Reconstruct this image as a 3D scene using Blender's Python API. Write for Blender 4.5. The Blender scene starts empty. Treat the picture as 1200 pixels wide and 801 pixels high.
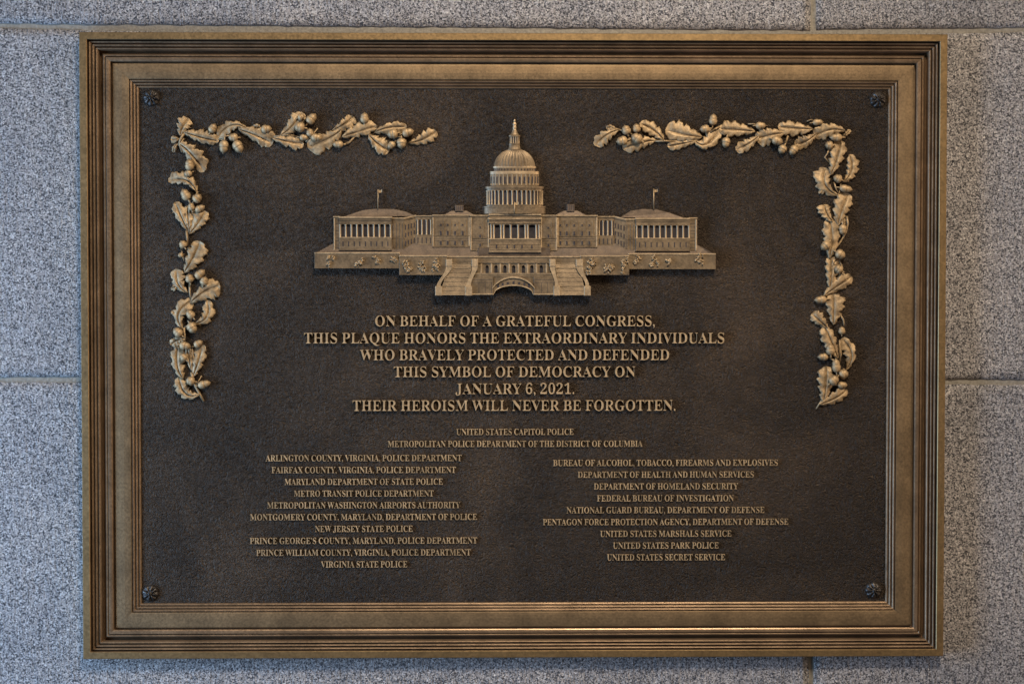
import bpy, bmesh, math, random
from mathutils import Vector, Matrix
from math import sin, cos, pi, radians, hypot, atan2, sqrt

# ------------------------------------------------------------------ camera
# unit: 1 u = 1.2 mm; plaque coordinates (x right, y up, h out of the wall)
S = 0.0012
RIM = 15.0                       # height of the frame's front rim above the wall
CAM_R = ((9.99860011e-01, 1.34591455e-04, 1.67313904e-02),
         (3.22359476e-04, 9.99627089e-01, -2.73052987e-02),
         (-1.67288262e-02, 2.73068698e-02, 9.99487109e-01))
CAM_P = (-37.09867735, 60.42875227, 1998.4997767 + RIM)

def W3(x, y, h):
    return Vector((x * S, -h * S, y * S))

def UV(px, py, h=5.0):
    """point of the photograph -> plaque coordinates on the plane at height h"""
    d = ((px - 600) / 2000.0, -(py - 400.5) / 2000.0, -1.0)
    D = [sum(CAM_R[k][i] * d[k] for k in range(3)) for i in range(3)]
    t = (h - CAM_P[2]) / D[2]
    return CAM_P[0] + t * D[0], CAM_P[1] + t * D[1]

scene = bpy.context.scene
col = scene.collection
cam = bpy.data.objects.new('camera', bpy.data.cameras.new('camera'))
col.objects.link(cam)
cam.data.lens = 60
cam.data.sensor_width = 36
cam.data.clip_start = 0.05
cam.data.clip_end = 100
ax = [Vector((CAM_R[i][0], -CAM_R[i][2], CAM_R[i][1])) for i in range(3)]
m = Matrix((ax[0], ax[1], ax[2])).transposed().to_4x4()
m.translation = W3(*CAM_P)
cam.matrix_world = m
scene.camera = cam

# ------------------------------------------------------------------ light
world = bpy.data.worlds.new('World')
scene.world = world
world.use_nodes = True
bg = world.node_tree.nodes['Background']
bg.inputs[0].default_value = (1.0, 0.95, 0.92, 1)
bg.inputs[1].default_value = 0.075

def area(name, loc, target, size, energy, color, size_y=None, spread=180):
    l = bpy.data.lights.new(name, 'AREA')
    l.shape = 'RECTANGLE'
    l.size = size
    l.size_y = size_y or size
    l.energy = energy
    l.color = color
    l.spread = radians(spread)
    o = bpy.data.objects.new(name, l)
    col.objects.link(o)
    o.location = loc
    o.rotation_euler = (Vector(target) - Vector(loc)).to_track_quat('-Z', 'Y').to_euler()
    return o

area('cool_side_light', (-1.55, -0.62, -0.30), (-0.35, 0, -0.1), 0.5, 33, (0.38, 0.62, 1.0), 1.5)
area('cool_fill_light', (-3.3, -1.15, -0.1), (0.3, 0, -0.05), 0.5, 66, (0.34, 0.58, 1.0), 2.4)  # second cool lamp, added to bring out blue on the right-hand reeds
area('warm_ceiling_light', (0.45, -1.9, 2.0), (0.0, 0, -0.02), 0.6, 14.0, (1.0, 0.84, 0.66), None, 60)
area('warm_hall_light', (2.7, -1.15, 0.15), (-0.2, 0, 0), 0.6, 30, (1.0, 0.74, 0.55), 1.6)

scene.view_settings.view_transform = 'Standard'
scene.view_settings.look = 'None'
scene.view_settings.gamma = 1
scene.view_settings.use_curve_mapping = False
scene.view_settings.exposure = 0.0
scene.render.engine = 'CYCLES'

# ------------------------------------------------------------------ materials
def new_mat(name):
    m = bpy.data.materials.new(name)
    m.use_nodes = True
    nt = m.node_tree
    return m, nt, nt.nodes, nt.links, nt.nodes['Principled BSDF']

def noise(nodes, links, vec, scale, detail=4, rough=0.55, dist=0.0):
    n = nodes.new('ShaderNodeTexNoise')
    n.inputs['Scale'].default_value = scale
    n.inputs['Detail'].default_value = detail
    n.inputs['Roughness'].default_value = rough
    n.inputs['Distortion'].default_value = dist
    links.new(vec, n.inputs['Vector'])
    return n

def ramp(nodes, links, fac, stops, interp='LINEAR'):
    r = nodes.new('ShaderNodeValToRGB')
    r.color_ramp.interpolation = interp
    e = r.color_ramp.elements
    while len(e) < len(stops):
        e.new(0.5)
    for k, (p, c) in enumerate(stops):
        e[k].position = p
        e[k].color = (*c, 1) if len(c) == 3 else c
    links.new(fac, r.inputs['Fac'])
    return r

def mix(nodes, links, fac, a, b, mode='MIX'):
    n = nodes.new('ShaderNodeMix')
    n.data_type = 'RGBA'
    n.blend_type = mode
    for sock, v in ((n.inputs[0], fac), (n.inputs[6], a), (n.inputs[7], b)):
        if hasattr(v, 'is_output'):
            links.new(v, sock)
        elif isinstance(v, (int, float)):
            sock.default_value = v
        else:
            sock.default_value = (*v, 1)
    return n.outputs[2]

def bronze(name, c1, c2, metallic, rough, grain=0.15, mottle=26.0, fine=900.0, tint=None):
    """cast bronze: mottled patina, faint cast grain"""
    m, nt, N, L, b = new_mat(name)
    tc = N.new('ShaderNodeTexCoord').outputs['Object']
    n1 = noise(N, L, tc, mottle, 6, 0.6, 0.4)
    r1 = ramp(N, L, n1.outputs['Fac'], [(0.34, c1), (0.66, c2)])
    n2 = noise(N, L, tc, fine * 0.35, 3, 0.6)
    r2 = ramp(N, L, n2.outputs['Fac'], [(0.3, (0.80, 0.80, 0.80)), (0.7, (1.18, 1.16, 1.12))])
    c = mix(N, L, 1.0, r1.outputs[0], r2.outputs[0], 'MULTIPLY')
    L.new(c, b.inputs['Base Color'])
    b.inputs['Metallic'].default_value = metallic
    r3 = ramp(N, L, n2.outputs['Fac'], [(0.2, (rough - .09,) * 3), (0.8, (rough + .09,) * 3)])
    L.new(r3.outputs[0], b.inputs['Roughness'])
    b.inputs['Specular IOR Level'].default_value = 0.3
    n3 = noise(N, L, tc, fine, 3, 0.6)
    bu = N.new('ShaderNodeBump')
    bu.inputs['Strength'].default_value = grain
    bu.inputs['Distance'].default_value = 0.0006
    L.new(n3.outputs['Fac'], bu.inputs['Height'])
    L.new(bu.outputs[0], b.inputs['Normal'])
    return m

M = {}
M['frame'] = bronze('frame_bronze', (0.135, 0.091, 0.048), (0.205, 0.138, 0.072), 0.62, 0.52, 0.22)
M['moulding'] = bronze('moulding_bronze', (0.155, 0.104, 0.062), (0.245, 0.165, 0.098), 0.60, 0.36, 0.10)
M['rim'] = bronze('rim_bronze', (0.225, 0.148, 0.068), (0.285, 0.187, 0.086), 0.75, 0.42, 0.12)
M['relief'] = bronze('relief_bronze', (0.15, 0.103, 0.055), (0.37, 0.263, 0.143), 0.38, 0.52, 0.6, 110)
M['trim'] = bronze('building_trim_bronze', (0.26, 0.19, 0.112), (0.40, 0.292, 0.172), 0.45, 0.45, 0.3, 70)
M['roof'] = bronze('roof_bronze', (0.075, 0.054, 0.037), (0.125, 0.09, 0.06), 0.4, 0.55, 0.6, 120)
M['lawn'] = bronze('lawn_bronze', (0.05, 0.036, 0.026), (0.095, 0.068, 0.045), 0.4, 0.55, 0.6, 80)
M['build'] = bronze('building_bronze', (0.105, 0.076, 0.046), (0.20, 0.145, 0.086), 0.50, 0.45, 0.35, 50)
M['letter'] = bronze('letter_bronze', (0.30, 0.218, 0.125), (0.48, 0.35, 0.205), 0.45, 0.42, 0.1, 60)
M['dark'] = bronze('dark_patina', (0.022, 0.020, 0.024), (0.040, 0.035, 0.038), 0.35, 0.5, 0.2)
M['rosette'] = bronze('rosette_patina', (0.026, 0.023, 0.021), (0.055, 0.048, 0.042), 0.6, 0.36, 0.2, 90)

def panel_mat():
    m, nt, N, L, b = new_mat('panel_patina')
    tc = N.new('ShaderNodeTexCoord').outputs['Object']
    n1 = noise(N, L, tc, 5.0, 7, 0.62, 0.6)
    r1 = ramp(N, L, n1.outputs['Fac'], [(0.30, (0.012, 0.0088, 0.0065)), (0.50, (0.023, 0.0165, 0.0115)), (0.72, (0.048, 0.033, 0.021))])
    n2 = noise(N, L, tc, 420.0, 4, 0.65)
    r2 = ramp(N, L, n2.outputs['Fac'], [(0.34, (0.6, 0.6, 0.6)), (0.50, (0.95, 0.95, 0.95)), (0.68, (1.6, 1.5, 1.4))])
    L.new(mix(N, L, 1.0, r1.outputs[0], r2.outputs[0], 'MULTIPLY'), b.inputs['Base Color'])
    b.inputs['Metallic'].default_value = 0.30
    b.inputs['Roughness'].default_value = 0.50
    b.inputs['Specular IOR Level'].default_value = 0.30
    b.inputs['Specular Tint'].default_value = (1.0, 0.86, 0.70, 1)
    w = noise(N, L, tc, 135.0, 3.0, 0.5, 1.6)        # leathery wrinkles of the sand casting
    ab = N.new('ShaderNodeMath'); ab.operation = 'SUBTRACT'; ab.inputs[1].default_value = 0.5
    L.new(w.outputs['Fac'], ab.inputs[0])
    ab2 = N.new('ShaderNodeMath'); ab2.operation = 'ABSOLUTE'
    L.new(ab.outputs[0], ab2.inputs[0])
    bu = N.new('ShaderNodeBump')
    bu.inputs['Strength'].default_value = 0.75
    bu.inputs['Distance'].default_value = 0.015
    bu.invert = True
    L.new(ab2.outputs[0], bu.inputs['Height'])
    bu2 = N.new('ShaderNodeBump')
    bu2.inputs['Strength'].default_value = 0.45
    bu2.inputs['Distance'].default_value = 0.0018
    L.new(n2.outputs['Fac'], bu2.inputs['Height'])
    L.new(bu.outputs[0], bu2.inputs['Normal'])
    L.new(bu2.outputs[0], b.inputs['Normal'])
    return m
M['panel'] = panel_mat()

def granite_mat():
    m, nt, N, L, b = new_mat('grey_granite')
    tc0 = N.new('ShaderNodeTexCoord').outputs['Object']
    info = N.new('ShaderNodeObjectInfo')
    off = N.new('ShaderNodeVectorMath'); off.operation = 'MULTIPLY_ADD'
    cmb = N.new('ShaderNodeCombineXYZ')
    for i in range(3):
        L.new(info.outputs['Random'], cmb.inputs[i])
    L.new(cmb.outputs[0], off.inputs[0])
    off.inputs[1].default_value = (7.3, 3.1, 5.7)
    L.new(tc0, off.inputs[2])
    tc = off.outputs[0]
    v = N.new('ShaderNodeTexVoronoi')
    v.inputs['Scale'].default_value = 620.0
    v.inputs['Randomness'].default_value = 1.0
    L.new(tc, v.inputs['Vector'])
    sep = N.new('ShaderNodeSeparateColor')
    L.new(v.outputs['Color'], sep.inputs[0])
    grain = ramp(N, L, sep.outputs[0], [(0.0, (0.025, 0.025, 0.03)), (0.16, (0.075, 0.075, 0.08)), (0.24, (0.24, 0.23, 0.225)),
                                        (0.55, (0.33, 0.315, 0.305)), (0.80, (0.43, 0.415, 0.40)), (0.93, (0.58, 0.57, 0.56))])
    n1 = noise(N, L, tc, 540.0, 4, 0.75)
    r1 = ramp(N, L, n1.outputs['Fac'], [(0.36, (0.42, 0.42, 0.43)), (0.46, (0.86, 0.86, 0.86)), (0.58, (1.06, 1.03, 1.0)), (0.70, (1.38, 1.33, 1.27))])
    c = mix(N, L, 1.0, grain.outputs[0], r1.outputs[0], 'MULTIPLY')
    v2 = N.new('ShaderNodeTexVoronoi')          # black mica grains
    v2.inputs['Scale'].default_value = 500.0
    L.new(tc, v2.inputs['Vector'])
    s2 = N.new('ShaderNodeSeparateColor')
    L.new(v2.outputs['Color'], s2.inputs[0])
    rm = ramp(N, L, s2.outputs[1], [(0.0, (0.2, 0.2, 0.22)), (0.12, (0.35, 0.35, 0.36)), (0.16, (1, 1, 1)), (0.90, (1.0, 1.0, 1.0)), (0.95, (1.3, 1.28, 1.25))])
    c = mix(N, L, 1.0, c, rm.outputs[0], 'MULTIPLY')
    n2 = noise(N, L, tc, 6.0, 5, 0.6)
    r2 = ramp(N, L, n2.outputs['Fac'], [(0.3, (0.72, 0.73, 0.75)), (0.7, (1.04, 1.01, 0.97))])
    c = mix(N, L, 1.0, c, r2.outputs[0], 'MULTIPLY')
    n4 = noise(N, L, tc, 90.0, 3, 0.5)
    r4 = ramp(N, L, n4.outputs['Fac'], [(0.66, (1, 1, 1)), (0.76, (0.6, 0.59, 0.6))])
    c = mix(N, L, 1.0, c, r4.outputs[0], 'MULTIPLY')
    tone = N.new('ShaderNodeMath'); tone.operation = 'MULTIPLY_ADD'      # stones differ a little
    L.new(info.outputs['Random'], tone.inputs[0]); tone.inputs[1].default_value = 0.14; tone.inputs[2].default_value = 0.93
    tv = N.new('ShaderNodeCombineColor')
    for i in range(3):
        L.new(tone.outputs[0], tv.inputs[i])
    c = mix(N, L, 1.0, c, tv.outputs[0], 'MULTIPLY')
    L.new(c, b.inputs['Base Color'])
    b.inputs['Roughness'].default_value = 0.62
    mp = N.new('ShaderNodeMapping')
    mp.inputs['Scale'].default_value = (1.0, 1.0, 0.42)      # vertical tooling
    L.new(tc, mp.inputs['Vector'])
    n3 = noise(N, L, mp.outputs[0], 460.0, 4, 0.75)
    bu = N.new('ShaderNodeBump')
    bu.inputs['Strength'].default_value = 0.9
    bu.inputs['Distance'].default_value = 0.0060
    L.new(n3.outputs['Fac'], bu.inputs['Height'])
    mp2 = N.new('ShaderNodeMapping')
    mp2.inputs['Scale'].default_value = (1.0, 1.0, 0.16)     # longer chisel strokes
    L.new(tc, mp2.inputs['Vector'])
    n5 = noise(N, L, mp2.outputs[0], 190.0, 3, 0.6)
    bu2 = N.new('ShaderNodeBump')
    bu2.inputs['Strength'].default_value = 0.8
    bu2.inputs['Distance'].default_value = 0.0055
    L.new(n5.outputs['Fac'], bu2.inputs['Height'])
    L.new(bu.outputs[0], bu2.inputs['Normal'])
    L.new(bu2.outputs[0], b.inputs['Normal'])
    return m
M['granite'] = granite_mat()

def mortar_mat():
    m, nt, N, L, b = new_mat('mortar')
    tc = N.new('ShaderNodeTexCoord').outputs['Object']
    n1 = noise(N, L, tc, 260.0, 5, 0.65)
    r1 = ramp(N, L, n1.outputs['Fac'], [(0.3, (0.13, 0.118, 0.095)), (0.7, (0.24, 0.22, 0.18))])
    L.new(r1.outputs[0], b.inputs['Base Color'])
    b.inputs['Roughness'].default_value = 0.9
    bu = N.new('ShaderNodeBump')
    bu.inputs['Strength'].default_value = 0.8
    bu.inputs['Distance'].default_value = 0.002
    L.new(n1.outputs['Fac'], bu.inputs['Height'])
    L.new(bu.outputs[0], b.inputs['Normal'])
    return m
M['mortar'] = mortar_mat()

# ------------------------------------------------------------------ mesh helpers
class MB:
    """collects geometry in plaque units, builds ONE mesh object"""
    def __init__(self):
        self.v = []; self.f = []; self.mi = []; self.sm = []
    def add(self, verts, faces, mi=0, smooth=False):
        b = len(self.v)
        self.v += [tuple(p) for p in verts]
        self.f += [tuple(b + i for i in f) for f in faces]
        self.mi += [mi] * len(faces)
        self.sm += [smooth] * len(faces)
        return self
    def prism(self, poly, h0, h1, c=0.35, mi=0):
        """polygon (plaque units, any winding) from h0 up to h1, chamfered top edge"""
        a = sum(poly[i][0] * poly[(i + 1) % len(poly)][1] - poly[(i + 1) % len(poly)][0] * poly[i][1] for i in range(len(poly)))
        if a < 0:
            poly = poly[::-1]
        n = len(poly)
        top = poly
        if c:
            top = []
            for i in range(n):
                p, q, r = poly[i - 1], poly[i], poly[(i + 1) % n]
                e1 = (q[0] - p[0], q[1] - p[1]); e2 = (r[0] - q[0], r[1] - q[1])
                l1 = hypot(*e1) or 1; l2 = hypot(*e2) or 1
                n1 = (-e1[1] / l1, e1[0] / l1); n2 = (-e2[1] / l2, e2[0] / l2)
                k = c / max(0.35, 1 + n1[0] * n2[0] + n1[1] * n2[1])
                top.append((q[0] + (n1[0] + n2[0]) * k, q[1] + (n1[1] + n2[1]) * k))
        rings = [[(x, y, h0) for x, y in poly], [(x, y, h1 - c) for x, y in poly], [(x, y, h1) for x, y in top]]
        if not c:
            rings.pop(1)
        vs = [p for r in rings for p in r]
        fs = []
        for k in range(len(rings) - 1):
            for i in range(n):
                j = (i + 1) % n
                fs.append((k * n + i, k * n + j, (k + 1) * n + j, (k + 1) * n + i))
        fs.append(tuple((len(rings) - 1) * n + i for i in range(n)))
        return self.add(vs, fs, mi)
    def box(self, px0, py0, px1, py1, h0, h1, c=0.35, mi=0):
        """box given by two corners in photo pixels"""
        a = UV(px0, py0, h1); b = UV(px1, py1, h1)
        c = min(c, 0.3 * abs(a[0] - b[0]), 0.3 * abs(a[1] - b[1]), 0.4 * abs(h1 - h0))
        return self.prism([(a[0], a[1]), (b[0], a[1]), (b[0], b[1]), (a[0], b[1])], h0, h1, c, mi)
    def poly(self, pts, h0, h1, c=0.35, mi=0):
        return self.prism([UV(x, y, h1) for x, y in pts], h0, h1, c, mi)
    def slab(self, pts, hs, h0, mi=0):
        """polygon whose corners have heights of their own (sloping face), skirt down to h0"""
        P = [(*UV(x, y, h), h) for (x, y), h in zip(pts, hs)]
        a = sum(P[i][0] * P[(i + 1) % len(P)][1] - P[(i + 1) % len(P)][0] * P[i][1] for i in range(len(P)))
        if a < 0:
            P = P[::-1]
        n = len(P)
        vs = P + [(x, y, h0) for x, y, _ in P]
        fs = [tuple(range(n))] + [(n + i, n + (i + 1) % n, (i + 1) % n, i) for i in range(n)]
        return self.add(vs, fs, mi)
    def tube(self, pts, r, mi=0, sides=6, taper=1.0):
        vs = []; n = len(pts)
        for i, p in enumerate(pts):
            a = Vector(pts[max(0, i - 1)]); b = Vector(pts[min(n - 1, i + 1)])
            d = (b - a).normalized()
            u = d.cross(Vector((0, 0, 1)))
            u = u.normalized() if u.length > 1e-4 else Vector((1, 0, 0))
            w = u.cross(d)
            rr = r * (1 + (taper - 1) * i / max(1, n - 1))
            for k in range(sides):
                t = 2 * pi * k / sides
                vs.append(tuple(Vector(p) + u * (rr * cos(t)) + w * (rr * sin(t))))
        fs = [(i * sides + k, i * sides + (k + 1) % sides, (i + 1) * sides + (k + 1) % sides, (i + 1) * sides + k)
              for i in range(n - 1) for k in range(sides)]
        fs += [tuple(range(sides))[::-1], tuple((n - 1) * sides + k for k in range(sides))]
        return self.add(vs, fs, mi, True)
    def mesh(self, name, mats):
        me = bpy.data.meshes.new(name)
        me.from_pydata([W3(*p) for p in self.v], [], self.f)
        for mm in mats:
            me.materials.append(mm)
        me.polygons.foreach_set('material_index', self.mi)
        me.polygons.foreach_set('use_smooth', self.sm)
        me.update()
        bm = bmesh.new(); bm.from_mesh(me)
        bmesh.ops.recalc_face_normals(bm, faces=bm.faces)
        bm.to_mesh(me); bm.free()
        return me
    def build(self, name, mats, parent=None, label=None, kind=None):
        if not isinstance(mats, (list, tuple)):
            mats = [mats]
        return link(name, self.mesh(name, mats), parent, label, kind)

def link(name, me, parent=None, label=None, kind=None):
    o = bpy.data.objects.new(name, me)
    col.objects.link(o)
    if parent is not None:
        o.parent = parent
    if label:
        o['label'] = label
    if kind:
        o['kind'] = kind
    return o

rnd = random.Random(5)

# ------------------------------------------------------------------ the wall
wall = MB()
wall.add([(-1500, -1000, -14), (1500, -1000, -14), (1500, 1000, -14), (-1500, 1000, -14)], [(0, 1, 2, 3)])
wall.add([(-1500, -1000, -2.6), (1500, -1000, -2.6), (1500, 1000, -2.6), (-1500, 1000, -2.6)], [(0, 1, 2, 3)])
wall = wall.build('wall', M['mortar'], None, None, 'structure')
wall['label'] = 'grey granite block wall with thin mortar joints'

def uvl(p, q):               # joint centre line through two photo points, as a function of x
    a = UV(*p, 0); b = UV(*q, 0)
    return lambda x: a[1] + (b[1] - a[1]) * (x - a[0]) / (b[0] - a[0])
j0 = uvl((0, 31), (1200, 37))
j1 = uvl((0, 444.5), (1200, 447.6))
jt = lambda x: j0(x) + 412
jb = lambda x: j1(x) - 412
HW = 3.3
ra = uvl((0, 27.3), (950, 35.0))          # lower edge of the top left stone
rb = uvl((955, 34.4), (1200, 31.9))
rc = uvl((0, 33.8), (95, 35.6))
rd = uvl((1111, 39.5), (1200, 37.6))
shift = lambda f, s: (lambda x: f(x) + s)
def stone_block(x0, x1, lo, hi):
    """a tooled granite block: fine grid, ragged arrises, slight unevenness"""
    x0 += HW; x1 -= HW
    nx = max(8, int((x1 - x0) / 9)); ny = 46
    vs = []; fs = []
    for j in range(ny + 1):
        for i in range(nx + 1):
            x = x0 + (x1 - x0) * i / nx
            a, b = lo(x) + HW, hi(x) - HW
            y = a + (b - a) * j / ny
            edge = i in (0, nx) or j in (0, ny)
            if edge:
                x += rnd.uniform(-.75, .75) ; y += rnd.uniform(-.75, .75)
                vs.append((x, y, rnd.uniform(-1.7, -0.7)))
            else:
                vs.append((x + rnd.uniform(-.8, .8), y + rnd.uniform(-.8, .8), rnd.uniform(-.35, .12)))
    w = nx + 1
    for j in range(ny):
        for i in range(nx):
            fs.append((j * w + i, j * w + i + 1, (j + 1) * w + i + 1, (j + 1) * w + i))
    ring = [i for i in range(w)] + [j * w + nx for j in range(1, ny + 1)] + [ny * w + i for i in range(nx - 1, -1, -1)] + [j * w for j in range(ny - 1, 0, -1)]
    nb = len(vs)
    vs += [(vs[k][0], vs[k][1], -13) for k in ring]
    for k in range(len(ring)):
        k2 = (k + 1) % len(ring)
        fs.append((ring[k], nb + k, nb + k2, ring[k2]))
    b = MB(); b.add(vs, fs, 0, True)
    return b.build('stone_block', M['granite'], wall)
xa = UV(953.5, 10, 0)[0]
xb = UV(951.0, 790, 0)[0]
stone_block(xa - 1100, xa, shift(ra, -HW), jt); stone_block(xa, xa + 900, shift(rb, -HW), jt)
stone_block(-1150, 60, j1, shift(rc, HW)); stone_block(60, 1200, j1, shift(rd, HW))
stone_block(xb - 1100, xb, jb, j1); stone_block(xb, xb + 900, jb, j1)
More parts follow.
